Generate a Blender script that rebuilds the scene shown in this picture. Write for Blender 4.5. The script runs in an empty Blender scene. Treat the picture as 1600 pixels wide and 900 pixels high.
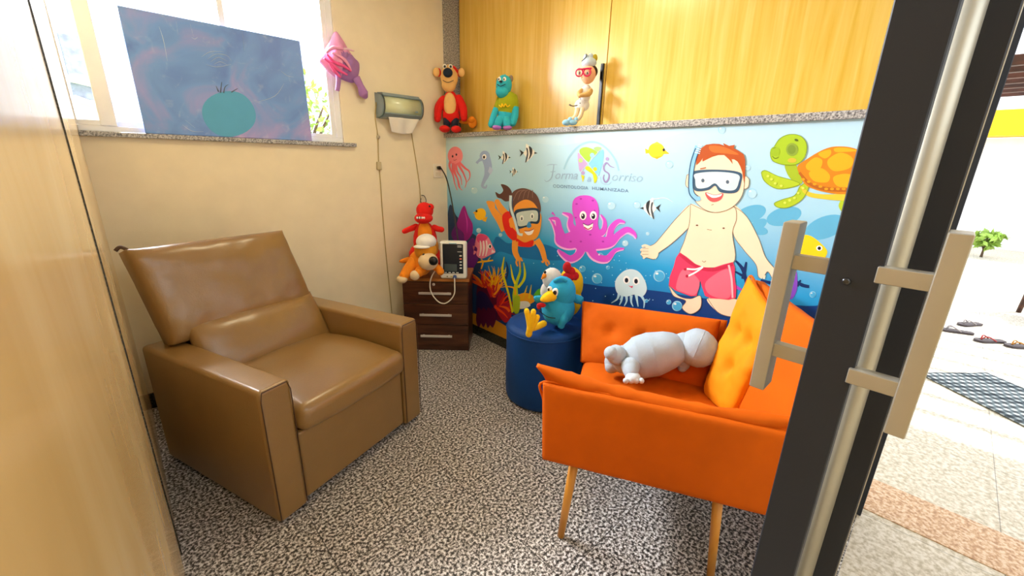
import bpy, bmesh, math, random
from mathutils import Vector, Matrix, noise
random.seed(7)
PI = math.pi
S = bpy.context.scene
COL = S.collection

# ------------------------------------------------------------------ camera
YAW, PITCH, ROLL, FPX = 0.76317577, 0.29530476, 0.02133371, 644.9046
HC = 1.5
fw = Vector((math.sin(YAW)*math.cos(PITCH), math.cos(YAW)*math.cos(PITCH), -math.sin(PITCH)))
r0 = Vector((math.cos(YAW), -math.sin(YAW), 0)); u0 = r0.cross(fw)
rt = r0*math.cos(ROLL)+u0*math.sin(ROLL); up = -r0*math.sin(ROLL)+u0*math.cos(ROLL)
cam = bpy.data.cameras.new('camera'); co = bpy.data.objects.new('camera', cam); COL.objects.link(co)
m = Matrix((rt, up, -fw)).transposed().to_4x4(); m.translation = (0, 0, HC); co.matrix_world = m
cam.sensor_width = 36; cam.lens = FPX/1600*36; cam.clip_start = 0.01; cam.clip_end = 200
S.camera = co
def ray(x, y): return rt*((x-800)/FPX)+up*((450-y)/FPX)+fw
def at(x, y, ax, val):
    d = ray(x, y); i = 'XYZ'.index(ax); o = Vector((0, 0, HC)); return o+d*((val-o[i])/d[i])
def dep(x, y, d): return Vector((0, 0, HC))+ray(x, y)*d

# ------------------------------------------------------------------ world, lights, exposure
w = bpy.data.worlds.new('sky'); S.world = w; w.use_nodes = True
bg = w.node_tree.nodes['Background']; bg.inputs[0].default_value = (0.80, 0.88, 1.0, 1); bg.inputs[1].default_value = 2.3
S.view_settings.view_transform = 'Standard'; S.view_settings.look = 'None'
S.view_settings.exposure = 0.2; S.view_settings.gamma = 1.0; S.view_settings.use_curve_mapping = False
def area(name, loc, target, sx, sy, power, color):
    l = bpy.data.lights.new(name, 'AREA'); l.shape = 'RECTANGLE'; l.size = sx; l.size_y = sy; l.energy = power; l.color = color
    o = bpy.data.objects.new(name, l); COL.objects.link(o); o.location = loc
    o.rotation_euler = (Vector(target)-Vector(loc)).to_track_quat('-Z', 'Y').to_euler(); return o
area('window_daylight', (0.55, 3.75, 2.65), (1.15, 1.2, 0.1), 1.2, 0.8, 520, (0.92, 0.95, 1.0))
area('doorway_daylight', (0.9, -0.9, 2.3), (1.1, 1.6, 0.3), 1.6, 0.7, 10, (0.78, 0.88, 1.0))
area('ceiling_light_warm', (1.35, 1.7, 2.70), (1.35, 1.7, 0), 0.5, 0.5, 11, (1.0, 0.86, 0.55))
sun = bpy.data.lights.new('sun', 'SUN'); sun.energy = 6; sun.angle = 0.02; sun.color = (1, .96, .88)
so = bpy.data.objects.new('sun', sun); COL.objects.link(so); so.rotation_euler = Vector((-.5, .45, -1)).to_track_quat('-Z', 'Y').to_euler()

# ------------------------------------------------------------------ helpers
def lin(c):
    if isinstance(c, str):
        c = [int(c[i:i+2], 16)/255 for i in (0, 2, 4)]
    return tuple(((x/12.92) if x <= .04045 else ((x+.055)/1.055)**2.4) for x in c[:3])+(1,)
MATS = {}
def mat(name, color, rough=.6, metal=0, bump=0, bscale=60, var=0, vscale=8, coat=0, sheen=0, trans=0, emis=None, spec=.5, stretch=(1, 1, 1)):
    if name in MATS: return MATS[name]
    M = bpy.data.materials.new(name); M.use_nodes = True; nt = M.node_tree; b = nt.nodes['Principled BSDF']
    c = lin(color); b.inputs['Base Color'].default_value = c; b.inputs['Roughness'].default_value = rough
    b.inputs['Metallic'].default_value = metal; b.inputs['Specular IOR Level'].default_value = spec
    b.inputs['Coat Weight'].default_value = coat; b.inputs['Coat Roughness'].default_value = .22
    b.inputs['Sheen Weight'].default_value = sheen; b.inputs['Sheen Roughness'].default_value = .35; b.inputs['Sheen Tint'].default_value = tuple(min(1, x*1.2+.1) for x in c[:3])+(1,)
    b.inputs['Transmission Weight'].default_value = trans
    tc = nt.nodes.new('ShaderNodeTexCoord'); mp = nt.nodes.new('ShaderNodeMapping'); mp.inputs['Scale'].default_value = stretch
    nt.links.new(tc.outputs['Object'], mp.inputs[0])
    n = nt.nodes.new('ShaderNodeTexNoise'); n.inputs['Scale'].default_value = vscale; n.inputs['Detail'].default_value = 4
    nt.links.new(mp.outputs[0], n.inputs['Vector'])
    rp = nt.nodes.new('ShaderNodeMapRange'); v = var if var else .03
    rp.inputs[1].default_value = .3; rp.inputs[2].default_value = .7; rp.inputs[3].default_value = 1-v; rp.inputs[4].default_value = 1+v
    nt.links.new(n.outputs[0], rp.inputs[0])
    mx = nt.nodes.new('ShaderNodeVectorMath'); mx.operation = 'MULTIPLY'; mx.inputs[0].default_value = c[:3]
    nt.links.new(rp.outputs[0], mx.inputs[1]); nt.links.new(mx.outputs[0], b.inputs['Base Color'])
    if bump:
        n2 = nt.nodes.new('ShaderNodeTexNoise'); n2.inputs['Scale'].default_value = bscale; n2.inputs['Detail'].default_value = 3
        nt.links.new(mp.outputs[0], n2.inputs['Vector'])
        bp = nt.nodes.new('ShaderNodeBump'); bp.inputs['Strength'].default_value = bump; bp.inputs['Distance'].default_value = .01
        nt.links.new(n2.outputs[0], bp.inputs['Height']); nt.links.new(bp.outputs[0], b.inputs['Normal'])
    MATS[name] = M; return M
def ramp(nt, src, stops):
    r = nt.nodes.new('ShaderNodeValToRGB'); e = r.color_ramp.elements
    while len(e) < len(stops): e.new(.5)
    for i, (p, c) in enumerate(stops): e[i].position = p; e[i].color = lin(c)
    nt.links.new(src, r.inputs[0]); return r
def wood(name, cols, stretch, rough=.35, scale=3.0, coat=0.0):
    M = bpy.data.materials.new(name); M.use_nodes = True; nt = M.node_tree; b = nt.nodes['Principled BSDF']
    tc = nt.nodes.new('ShaderNodeTexCoord'); mp = nt.nodes.new('ShaderNodeMapping'); mp.inputs['Scale'].default_value = stretch
    nt.links.new(tc.outputs['Object'], mp.inputs[0])
    n = nt.nodes.new('ShaderNodeTexNoise'); n.inputs['Scale'].default_value = scale; n.inputs['Detail'].default_value = 7; n.inputs['Distortion'].default_value = .6
    nt.links.new(mp.outputs[0], n.inputs['Vector'])
    r = ramp(nt, n.outputs[0], [(.3, cols[0]), (.5, cols[1]), (.72, cols[2])]); nt.links.new(r.outputs[0], b.inputs['Base Color'])
    b.inputs['Roughness'].default_value = rough; b.inputs['Coat Weight'].default_value = coat; b.inputs['Coat Roughness'].default_value = .15
    MATS[name] = M; return M
def granite(name, cols, scale=90, rough=.3, joints=None, jcol=.35, stretch=(1, 1, 1)):
    M = bpy.data.materials.new(name); M.use_nodes = True; nt = M.node_tree; b = nt.nodes['Principled BSDF']; L = nt.links.new
    tc = nt.nodes.new('ShaderNodeTexCoord'); mp = nt.nodes.new('ShaderNodeMapping'); mp.inputs['Scale'].default_value = stretch
    L(tc.outputs['Object'], mp.inputs[0])
    n = nt.nodes.new('ShaderNodeTexNoise'); n.inputs['Scale'].default_value = scale; n.inputs['Detail'].default_value = 3; n.inputs['Roughness'].default_value = .65
    L(mp.outputs[0], n.inputs['Vector'])
    r = ramp(nt, n.outputs[0], [(.37, cols[0]), (.46, cols[1]), (.53, cols[2]), (.61, cols[3])])
    out = r.outputs[0]
    if joints:
        sx = nt.nodes.new('ShaderNodeSeparateXYZ'); L(tc.outputs['Object'], sx.inputs[0]); prev = None
        for k, (off, size) in enumerate(joints):
            a = nt.nodes.new('ShaderNodeMath'); a.operation = 'SUBTRACT'; a.inputs[1].default_value = off-50*size; L(sx.outputs[k], a.inputs[0])
            d = nt.nodes.new('ShaderNodeMath'); d.operation = 'PINGPONG'; d.inputs[1].default_value = size/2; L(a.outputs[0], d.inputs[0])
            g = nt.nodes.new('ShaderNodeMath'); g.operation = 'GREATER_THAN'; g.inputs[1].default_value = .0016; L(d.outputs[0], g.inputs[0])
            if prev is None: prev = g
            else:
                mn = nt.nodes.new('ShaderNodeMath'); mn.operation = 'MINIMUM'; L(prev.outputs[0], mn.inputs[0]); L(g.outputs[0], mn.inputs[1]); prev = mn
        mr = nt.nodes.new('ShaderNodeMapRange'); mr.inputs[3].default_value = jcol; L(prev.outputs[0], mr.inputs[0])
        mx = nt.nodes.new('ShaderNodeVectorMath'); mx.operation = 'MULTIPLY'; L(out, mx.inputs[0]); L(mr.outputs[0], mx.inputs[1]); out = mx.outputs[0]
    L(out, b.inputs['Base Color']); b.inputs['Roughness'].default_value = rough
    MATS[name] = M; return M
def glassmat(name, tint='ffffff', rough=.0, refl=.08):
    M = bpy.data.materials.new(name); M.use_nodes = True; nt = M.node_tree; nt.nodes.remove(nt.nodes['Principled BSDF'])
    t = nt.nodes.new('ShaderNodeBsdfTransparent'); t.inputs[0].default_value = lin(tint)
    g = nt.nodes.new('ShaderNodeBsdfGlossy'); g.inputs['Roughness'].default_value = rough
    f = nt.nodes.new('ShaderNodeFresnel'); f.inputs[0].default_value = 1.35
    x = nt.nodes.new('ShaderNodeMixShader'); nt.links.new(f.outputs[0], x.inputs[0]); nt.links.new(t.outputs[0], x.inputs[1]); nt.links.new(g.outputs[0], x.inputs[2])
    nt.links.new(x.outputs[0], nt.nodes['Material Output'].inputs[0]); MATS[name] = M; return M

def obj(name, bm, m, parent=None, smooth=False, wn=False, label=None, xf=None):
    me = bpy.data.meshes.new(name)
    if xf is not None: bm.transform(xf)
    bmesh.ops.recalc_face_normals(bm, faces=bm.faces) if smooth != 'keep' else None
    if smooth:
        for f in bm.faces: f.smooth = True
    bm.to_mesh(me); bm.free()
    for q in (m if isinstance(m, (list, tuple)) else [m]): me.materials.append(q)
    o = bpy.data.objects.new(name, me); COL.objects.link(o)
    if parent is not None: o.parent = parent
    if wn: o.modifiers.new('wn', 'WEIGHTED_NORMAL')
    if label: o['label'] = label
    return o
def thing(name, label, cat, loc=(0, 0, 0), rz=0, group=None):
    o = bpy.data.objects.new(name, None); COL.objects.link(o); o.location = loc; o.rotation_euler = (0, 0, rz); o.empty_display_size = .05
    o['label'] = label; o['category'] = cat
    if group: o['group'] = group
    return o
def tag(o, label, cat, group=None, kind=None):
    o['label'] = label; o['category'] = cat
    if group: o['group'] = group
    if kind: o['kind'] = kind
    return o
def struct(name, bm, m, parent=None, wn=False):
    o = obj(name, bm, m, parent, wn=wn)
    if parent is None: o['kind'] = 'structure'
    return o
def box(bm, lo, hi, bev=0, seg=2, mi=0, mtx=None):
    c = [(a+b)/2 for a, b in zip(lo, hi)]; s = [abs(b-a) for a, b in zip(lo, hi)]
    r = bmesh.ops.create_cube(bm, size=1, matrix=Matrix.Translation(c) @ Matrix.Diagonal((*s, 1)))
    vs = r['verts']; fs = set(f for v in vs for f in v.link_faces)
    for f in fs: f.material_index = mi
    if bev:
        es = list(set(e for v in vs for e in v.link_edges))
        rr = bmesh.ops.bevel(bm, geom=es, offset=bev, segments=seg, profile=.5, affect='EDGES')
        vs = list(set(v for f in rr['faces'] for v in f.verts) | set(v for v in vs if v.is_valid))
        for f in rr['faces']: f.material_index = mi
    if mtx is not None: bmesh.ops.transform(bm, matrix=mtx, verts=[v for v in vs if v.is_valid])
    return vs
def bx(lo, hi, bev=0, seg=2):
    bm = bmesh.new(); box(bm, lo, hi, bev, seg); return bm
def cr(pts, n=8, closed=False):
    pts = [tuple(p) for p in pts]; out = []; N = len(pts)
    if N < 3: return [Vector(p) for p in pts]
    rng = range(N if closed else N-1)
    for i in rng:
        P = [Vector(pts[(i+k) % N] if closed else pts[max(0, min(N-1, i+k))]) for k in (-1, 0, 1, 2)]
        for j in range(n):
            t = j/n
            out.append(.5*((2*P[1])+(-P[0]+P[2])*t+(2*P[0]-5*P[1]+4*P[2]-P[3])*t*t+(-P[0]+3*P[1]-3*P[2]+P[3])*t**3))
    if not closed: out.append(Vector(pts[-1]))
    return out
def tube(bm, pts, rad, sides=8, smooth=6, cap=True, mi=0, flat=1):
    P = cr(pts, smooth) if smooth else [Vector(p) for p in pts]
    n = len(P); rads = rad if isinstance(rad, (list, tuple)) else [rad]
    def R(i):
        t = i/(n-1)*(len(rads)-1); k = min(int(t), len(rads)-2) if len(rads) > 1 else 0
        return rads[0] if len(rads) == 1 else rads[k]+(rads[k+1]-rads[k])*(t-k)
    prev = None; rings = []
    for i, p in enumerate(P):
        d = (P[min(i+1, n-1)]-P[max(i-1, 0)]).normalized()
        if prev is None:
            a = Vector((0, 0, 1)) if abs(d.z) < .9 else Vector((1, 0, 0)); nx = d.cross(a).normalized()
        else: nx = (prev-d*prev.dot(d)).normalized()
        prev = nx; ny = d.cross(nx)
        rings.append([bm.verts.new(p+(nx*math.cos(2*PI*k/sides)+ny*math.sin(2*PI*k/sides)*flat)*R(i)) for k in range(sides)])
    for i in range(n-1):
        for k in range(sides):
            f = bm.faces.new((rings[i][k], rings[i][(k+1) % sides], rings[i+1][(k+1) % sides], rings[i+1][k])); f.material_index = mi; f.smooth = True
    if cap:
        for rg in (rings[0], rings[-1]):
            f = bm.faces.new(rg); f.material_index = mi
    return bm
def lathe(bm, prof, seg=32, mtx=None):
    rings = []; vs = []
    for r, z in prof:
        rg = [bm.verts.new((r*math.cos(2*PI*k/seg), r*math.sin(2*PI*k/seg), z)) for k in range(seg)] if r > 1e-6 else [bm.verts.new((0, 0, z))]
        rings.append(rg); vs += rg
    for a, b in zip(rings, rings[1:]):
        for k in range(seg):
            k2 = (k+1) % seg
            q = [a[k % len(a)], a[k2 % len(a)], b[k2 % len(b)], b[k % len(b)]]; q2 = []
            for v in q:
                if v not in q2: q2.append(v)
            if len(q2) > 2: bm.faces.new(q2).smooth = True
    if mtx is not None: bmesh.ops.transform(bm, matrix=mtx, verts=vs)
    return bm
def ell(bm, c, r, rot=(0, 0, 0), sub=3, nz=0, ns=8, mi=0):
    r = r if isinstance(r, (tuple, list)) else (r, r, r)
    from mathutils import Euler
    M = Matrix.Translation(c) @ Euler(rot).to_matrix().to_4x4() @ Matrix.Diagonal((*r, 1))
    g = bmesh.ops.create_icosphere(bm, subdivisions=sub, radius=1, matrix=M)
    for v in g['verts']:
        if nz: v.co += (v.co-Vector(c)).normalized()*noise.noise(v.co*ns)*nz
        for f in v.link_faces: f.smooth = True; f.material_index = mi
    return bm
def pad(fn, nu=24, nv=24, th=.05, p=4, tufts=(), tr=.05, tdep=.03, wr=.0, ws=9, edge=.15):
    """padded panel: fn(s,t)-> mid point for s,t in -1..1; thickness swells from the rim"""
    bm = bmesh.new(); F = []; B = []
    for i in range(nu+1):
        ra = []; rb = []
        for j in range(nv+1):
            s = -math.cos(PI*i/nu); t = -math.cos(PI*j/nv); s = s*.6+(-1+2*i/nu)*.4; t = t*.6+(-1+2*j/nv)*.4
            c = Vector(fn(s, t)); e = 1e-3
            du = Vector(fn(s+e, t))-Vector(fn(s-e, t)); dv = Vector(fn(s, t+e))-Vector(fn(s, t-e)); n = du.cross(dv)
            n = n.normalized() if n.length > 0 else Vector((0, 0, 1))
            h = th*(edge+(1-edge)*max(0, (1-abs(s)**p)*(1-abs(t)**p))**.45)
            hf = h
            for (a, b) in tufts:
                d = (c-Vector(fn(a, b))).length; q_ = min(h*.8, tdep*(math.exp(-(d/tr)**2)+.25*math.exp(-(d/(tr*3))**2))); hf -= q_; h -= q_
            if wr: g_ = wr*noise.noise(c*ws)+wr*.5*noise.noise(c*ws*2.7); hf += g_; h += g_*(1 if h > .01 else 0)
            rim = i in (0, nu) or j in (0, nv)
            ra.append(bm.verts.new(c+n*hf)); rb.append(bm.verts.new(c-n*h) if True else None)
        F.append(ra); B.append(rb)
    for i in range(nu):
        for j in range(nv):
            bm.faces.new((F[i][j], F[i+1][j], F[i+1][j+1], F[i][j+1])); bm.faces.new((B[i][j], B[i][j+1], B[i+1][j+1], B[i+1][j]))
    for i in range(nu):
        bm.faces.new((F[i][0], B[i][0], B[i+1][0], F[i+1][0])); bm.faces.new((F[i][nv], F[i+1][nv], B[i+1][nv], B[i][nv]))
    for j in range(nv):
        bm.faces.new((F[0][j], F[0][j+1], B[0][j+1], B[0][j])); bm.faces.new((F[nu][j], B[nu][j], B[nu][j+1], F[nu][j+1]))
    return bm
def bil(a, b, c, d, bow=None):
    a, b, c, d = map(Vector, (a, b, c, d))
    def f(s, t):
        x = (s+1)/2; y = (t+1)/2
        p = a*(1-x)*(1-y)+b*x*(1-y)+c*x*y+d*(1-x)*y
        return p+bow(s, t) if bow else p
    return f

# ------------------------------------------------------------------ palette
M_wall = mat('cream_paint', 'f0e4c6', .75, bump=.05, bscale=180)
M_white = mat('white_paint', 'f2f2f0', .5)
M_whitemetal = mat('white_powder_coat', 'f0f3f8', .35)
M_lamL = wood('pale_laminate', ('cfab6c', 'dcbb80', 'e6cb96'), (8, 1.2, .5), .22, 3.0, .35)
M_panel = wood('golden_oak_panel', ('d6ab3a', 'dfb850', 'e6c468'), (1, 14, .7), .3, 2.4, .25)
M_floor = granite('grey_granite_floor', ('100e0e', '544e4a', 'b8b2ac', 'eceaea'), 84, .42, joints=[(.363, .6), (1.3, .6)], jcol=.15, stretch=(1, 1.0, 1))
M_gran = granite('grey_granite', ('5c5a5a', '8c8a8a', 'a8a6a4', 'c4c2be'), 130, .25)
M_base = granite('black_granite', ('080808', '161816', '272a27', '484a44'), 140, .2)
M_ext = granite('pale_terrace_tile', ('b4a890', 'c8bda8', 'd4cab8', 'e0d8ca'), 45, .5, joints=[(3.12, .9), (-.46, .9)], jcol=.45)
M_thr = granite('ochre_granite', ('a87c54', 'c49a70', 'd2b08c', 'dec4a6'), 60, .4)
M_dark = mat('black_anodised', '262b35', .5, metal=0, spec=.35)
M_alu = mat('brushed_aluminium', 'c2c0b2', .45, metal=.5)
M_steel = mat('satin_steel', 'b4b0a4', .36, metal=.5)
M_glass = glassmat('clear_glass')
M_leather = mat('tan_leather', '8c6a38', .36, bump=.08, bscale=140, coat=.6, var=.05)
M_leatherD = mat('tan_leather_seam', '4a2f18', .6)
M_velvet = mat('orange_velvet', 'c85a02', .8, spec=.15, sheen=.05, var=.08, vscale=6, bump=.05, bscale=40)
M_blue = mat('blue_velvet', '003c80', .65, spec=.3, sheen=.2, var=.12, vscale=5, bump=.05, bscale=50)
M_legw = wood('honey_wood', ('b87420', 'd08f34', 'dea450'), (6, 6, 1), .4)
M_walnut = wood('dark_walnut', ('341c12', '4c2a1a', '663e28'), (1, 1, 9), .35)
M_walt = wood('walnut_edge', ('8a5524', 'a8692e', 'b87a3c'), (2, 2, 2), .35)
M_chrome = mat('chrome', 'dcd8d4', .3, metal=.4)
M_black = mat('black_plastic', '0c0d10', .35)

# ------------------------------------------------------------------ room
YB, XM = 3.13, 2.17
XL = -.067
struct('floor', bx((XL-.1, -.012, -.06), (2.2, YB+.1, 0)), M_floor)
struct('ceiling', bx((XL-.1, -1.3, 2.75), (2.4, YB+.12, 2.83)), M_white)
bm = bmesh.new(); WX, WZ0, WZ1 = 1.285, 1.61, 2.62
box(bm, (XL, YB, 0), (2.42, YB+.12, 1.585)); box(bm, (WX, YB, 1.585), (2.42, YB+.12, 2.75)); box(bm, (XL, YB, WZ1), (WX, YB+.12, 2.75))
struct('wall_back', bm, M_wall)
bm = bmesh.new(); box(bm, (XM, .0, 0), (2.42, YB, 1.69)); struct('wall_right', bm, M_wall)
bm = bmesh.new(); box(bm, (XL-.05, 1.785, 0), (XL, YB+.12, 2.75), .0015, 1); box(bm, (XL-.05, -1.2, 0), (XL, 1.78, 2.75), .0015, 1)
struct('wall_left', bm, M_lamL)
struct('trim_1', bx((XL-.045, 1.778, .0), (XL+.004, 1.783, 2.75)), M_base)
struct('wall_front_added', bx((XL-.1, -1.3, 0), (2.2, -1.2, 2.75)), M_wall)  # unseen wall added behind the camera to block sky light
# baseboards
struct('baseboard_right', bx((XM-.012, .02, 0), (XM, YB, .085), .002, 1), M_base)
struct('baseboard_back', bx((XL, YB-.012, 0), (XM-.012, YB, .10), .002, 1), M_base)
# granite sill of the window
struct('trim_2', bx((XL, YB-.035, 1.585), (1.362, YB+.12, 1.61), .003, 2), M_gran)
# ledge over the mural, granite reveal beside the panels
struct('trim_3', bx((XM-.022, .02, 1.69), (2.33, YB, 1.722), .003, 2), M_gran)
struct('trim_4', bx((XM-.005, YB-.022, 1.722), (2.33, YB, 2.75), .002, 1), M_gran)
# golden sliding panels
for i, (y0, y1) in enumerate(((1.632, YB-.03), (.0, 1.626))):
    d = thing('sliding_panel', ('golden oak panel above the ledge behind the three dolls, nearest the room corner', 'golden oak panel above the ledge, nearer the glass door')[i], 'panel', ((2.33), (y0+y1)/2, 1.724), 0, None)
    h = (y1-y0)/2
    obj('panel_board', bx((-.022, -h, 0), (.0, h, 1.02), .001, 1), M_panel, d)
    if i == 0:
        obj('finger_pull', bx((-.034, -h+.012, .003), (-.022, -h+.034, .36), .002, 1), M_black, d, label='thin black vertical pull strip')
struct('wall_right_upper', bx((2.332, .0, 1.723), (2.42, YB, 2.75)), M_wall)

# window
win = obj('window_1', (lambda b: (box(b, (XL, YB+.01, WZ0), (WX, YB+.05, WZ0+.03), .003, 1), box(b, (WX-.045, YB+.01, WZ0+.03), (WX, YB+.05, WZ1), .003, 1),
     box(b, (XL, YB+.01, WZ1-.04), (WX-.045, YB+.05, WZ1), .003, 1), box(b, (.022, YB+.004, WZ0+.03), (.088, YB+.05, WZ1-.04), .004, 2)) and b)(bmesh.new()), M_whitemetal)
win['kind'] = 'structure'
for (x0, x1, y) in ((XL-.024, .085, .0), (.035, .66, .022), (.63, WX-.045, .0)):
    b = bmesh.new(); t = .03; Y0 = YB+.012+y; Y1 = Y0+.018
    box(b, (x0, Y0, WZ0+.03), (x0+t, Y1, WZ1-.04), .002, 1); box(b, (x1-t, Y0, WZ0+.03), (x1, Y1, WZ1-.04), .002, 1)
    box(b, (x0+t, Y0, WZ0+.03), (x1-t, Y1, WZ0+.055), .002, 1); box(b, (x0+t, Y0, WZ1-.07), (x1-t, Y1, WZ1-.04), .002, 1)
    s = obj('window_sash', b, M_whitemetal, win)
    obj('window_pane', bx((x0+t, Y0+.007, WZ0+.055), (x1-t, Y0+.010, WZ1-.07)), M_glass, s)

# ------------------------------------------------------------------ outside
bm = bmesh.new(); box(bm, (2.2, -14, -.06), (24, 16, -.002)); box(bm, (XL-.1, -1.3, -.06), (2.2, -.0125, -.002)); struct('terrace_floor', bm, M_ext)
struct('terrace_ceiling', bx((2.43, -3.2, 2.75), (4.7, 6, 2.83)), M_white)
struct('threshold', bx((2.26, -1.6, -.03), (2.54, .0, .002), .001, 1), M_thr)
struct('garden_ground', bx((-8, YB+.2, -.3), (2.2, 14, -.05)), mat('grass', '6f8a3a', .9, bump=.3, bscale=30, var=.3))

# ------------------------------------------------------------------ mural (a printed sheet on the wall; every figure is part of the print)
def flatmat(name, c, rough=.5): return mat('print_'+name, c, rough, var=.02, spec=.3)
MB = bmesh.new(); MSL = []; MIX = {}
def mi(c):
    if c not in MIX: MIX[c] = len(MSL); MSL.append(flatmat(c, c))
    return MIX[c]
def wallp(x, y, lay): 
    p = at(x, y, 'X', XM-.0015); p.x = XM-.0015-lay*.0004-(PC[0] % 60)*6e-6; return p
PC = [0]
def fillpoly(P, c, lay):
    PC[0] += 1
    vs = [MB.verts.new(wallp(p[0], p[1], lay)) for p in P]
    try: f = MB.faces.new(vs)
    except ValueError: return
    f.material_index = mi(c); f.normal_update()
    if f.normal.x > 0: f.normal_flip()
    bmesh.ops.triangulate(MB, faces=[f], ngon_method='EAR_CLIP')
class Fr:  # a crop frame: origin and scale of the sketch grid
    def __init__(s, ox, oy, k): s.o = (ox, oy); s.k = k
    def q(s, p): return (s.o[0]+p[0]/s.k, s.o[1]+p[1]/s.k)
    def poly(s, pts, c, lay, sm=6):
        P = [s.q(p) for p in pts]
        if sm: P = [(v[0], v[1]) for v in cr(P, sm, True)]
        fillpoly(P, c, lay)
    def ell(s, cx, cy, rx, ry, c, lay, rot=0, n=28):
        a = math.radians(rot); P = []
        for k in range(n):
            x = rx*math.cos(2*PI*k/n); y = ry*math.sin(2*PI*k/n)
            P.append(s.q((cx+x*math.cos(a)-y*math.sin(a), cy+x*math.sin(a)+y*math.cos(a))))
        fillpoly(P, c, lay)
    def stroke(s, pts, wd, c, lay, sm=6):
        PC[0] += 1; P = [Vector((*s.q(p), 0)) for p in pts]
        P = cr(P, sm) if sm and len(P) > 2 else P
        wd = wd if isinstance(wd, (list, tuple)) else [wd, wd]; n = len(P); Lf = []; Rt = []
        for i, p in enumerate(P):
            t = i/(n-1)*(len(wd)-1); k = min(int(t), len(wd)-2); h = (wd[k]+(wd[k+1]-wd[k])*(t-k))/2/s.k
            d = (P[min(i+1, n-1)]-P[max(0, i-1)]); d = d.normalized() if d.length else Vector((1, 0, 0)); nn = Vector((-d.y, d.x, 0))*h
            Lf.append(p+nn); Rt.append(p-nn)
        m_ = mi(c)
        a = [MB.verts.new(wallp(v.x, v.y, lay)) for v in Lf]; b = [MB.verts.new(wallp(v.x, v.y, lay)) for v in Rt]
        for i in range(n-1):
            f = MB.faces.new((a[i], a[i+1], b[i+1], b[i])); f.material_index = m_
    def out(s, pts, c, oc, lay, w=3, sm=6):
        s.poly(pts, c, lay, sm); s.stroke(list(pts)+[pts[0]], w, oc, lay+1, sm)
A_ = Fr(660, 180, 3.75); B_ = Fr(1000, 160, 2.6475); C_ = Fr(690, 400, 6.924); D_ = Fr(680, 380, 3.2147); G_ = Fr(840, 210, 8.889); X_ = Fr(0, 0, 1)
# sea floor, far shapes
A_.poly([(150, 570), (200, 590), (260, 680), (330, 760), (330, 1250), (120, 1250)], '1d3a66', 1)
X_.poly([(880, 452), (950, 448), (1030, 455), (1100, 466), (1180, 470), (1260, 478), (1330, 480), (1330, 560), (860, 560)], '0c3f86', 1)
X_.poly([(728, 485), (748, 492), (775, 500), (800, 515), (830, 535), (830, 570), (728, 520)], 'c98a22', 2, 0)
A_.poly([(430, 715), (500, 750), (560, 740), (640, 745), (760, 770), (860, 840), (700, 850), (560, 830), (450, 800), (400, 850)], '1670b4', 1)
for x, y, r, a in ((1172, 335, 26, -20), (1184, 352, 16, -30), (1225, 338, 28, -15), (1290, 355, 34, -20), (1186, 360, 14, 10)):
    X_.ell(x, y, r, r*.5, '62b4dc', 1, a)
A_.poly([(300, 160), (560, 150), (800, 178), (1000, 150), (1200, 185), (1500, 110), (1500, 90), (130, 130), (135, 165)], 'c4e2f0', 1); pass
# bubbles
def bub(x, y, r):
    X_.ell(x, y, r, r, '9cd3ee', 2); X_.ell(x+r*.08, y+r*.08, r*.84, r*.84, '4cb0e2' if y > 380 else 'b4dcf0', 3); X_.ell(x-r*.35, y-r*.4, r*.25, r*.18, 'f4fbff', 4)
for x, y, r in ((933, 435, 8), (1030, 431, 9), (1058, 478, 8), (1045, 472, 4), (741, 297, 6), (852, 311, 6), (955, 321, 7), (995, 320, 6), (1175, 302, 8), (1128, 203, 6), (1046, 257, 6), (938, 400, 5), (910, 420, 5), (950, 418, 3), (1168, 262, 5), (977, 380, 5), (1012, 365, 3), (748, 360, 4), (782, 367, 3), (1270, 460, 5), (886, 432, 4), (1000, 444, 4), (1010, 470, 3)):
    bub(x, y, r)
rr = random.Random(3)
for k in range(70):
    X_.ell(rr.uniform(800, 1050), rr.uniform(395, 470), .8, .8, 'a8def6', 2, n=8)
# pink jellyfish
A_.ell(193, 238, 44, 54, 'f08a94', 2)
for p in ([(165, 270), (160, 300), (180, 350), (190, 400), (205, 440)], [(180, 280), (180, 320), (205, 370), (215, 420), (235, 440)], [(195, 285), (205, 330), (225, 365), (232, 410)], [(205, 280), (230, 320), (245, 350), (258, 390), (250, 425)], [(215, 275), (250, 310), (275, 330), (278, 365), (262, 392)], [(190, 285), (190, 330), (210, 380), (222, 425)]):
    A_.stroke(p, [16, 9, 3], 'e8707e', 3)
A_.ell(178, 241, 5, 7, '3a2030', 4); A_.ell(200, 231, 5, 7, '3a2030', 4); A_.stroke([(183, 262), (192, 264), (202, 258)], 3, 'b04858', 4)
# seahorse
A_.stroke([(372, 250), (385, 300), (378, 350), (362, 385), (352, 415), (370, 425), (378, 408)], [52, 46, 30, 20, 16, 12, 6], '9ab4e0', 2)
A_.ell(366, 240, 30, 32, '9ab4e0', 2); A_.stroke([(350, 255), (330, 268), (318, 282)], [26, 14, 16], '9ab4e0', 2)
A_.ell(364, 244, 12, 15, 'ffffff', 3); A_.ell(362, 246, 6, 9, '101828', 4); A_.poly([(395, 300), (415, 320), (400, 350), (385, 330)], 'b4c8ea', 2, 0)
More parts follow.
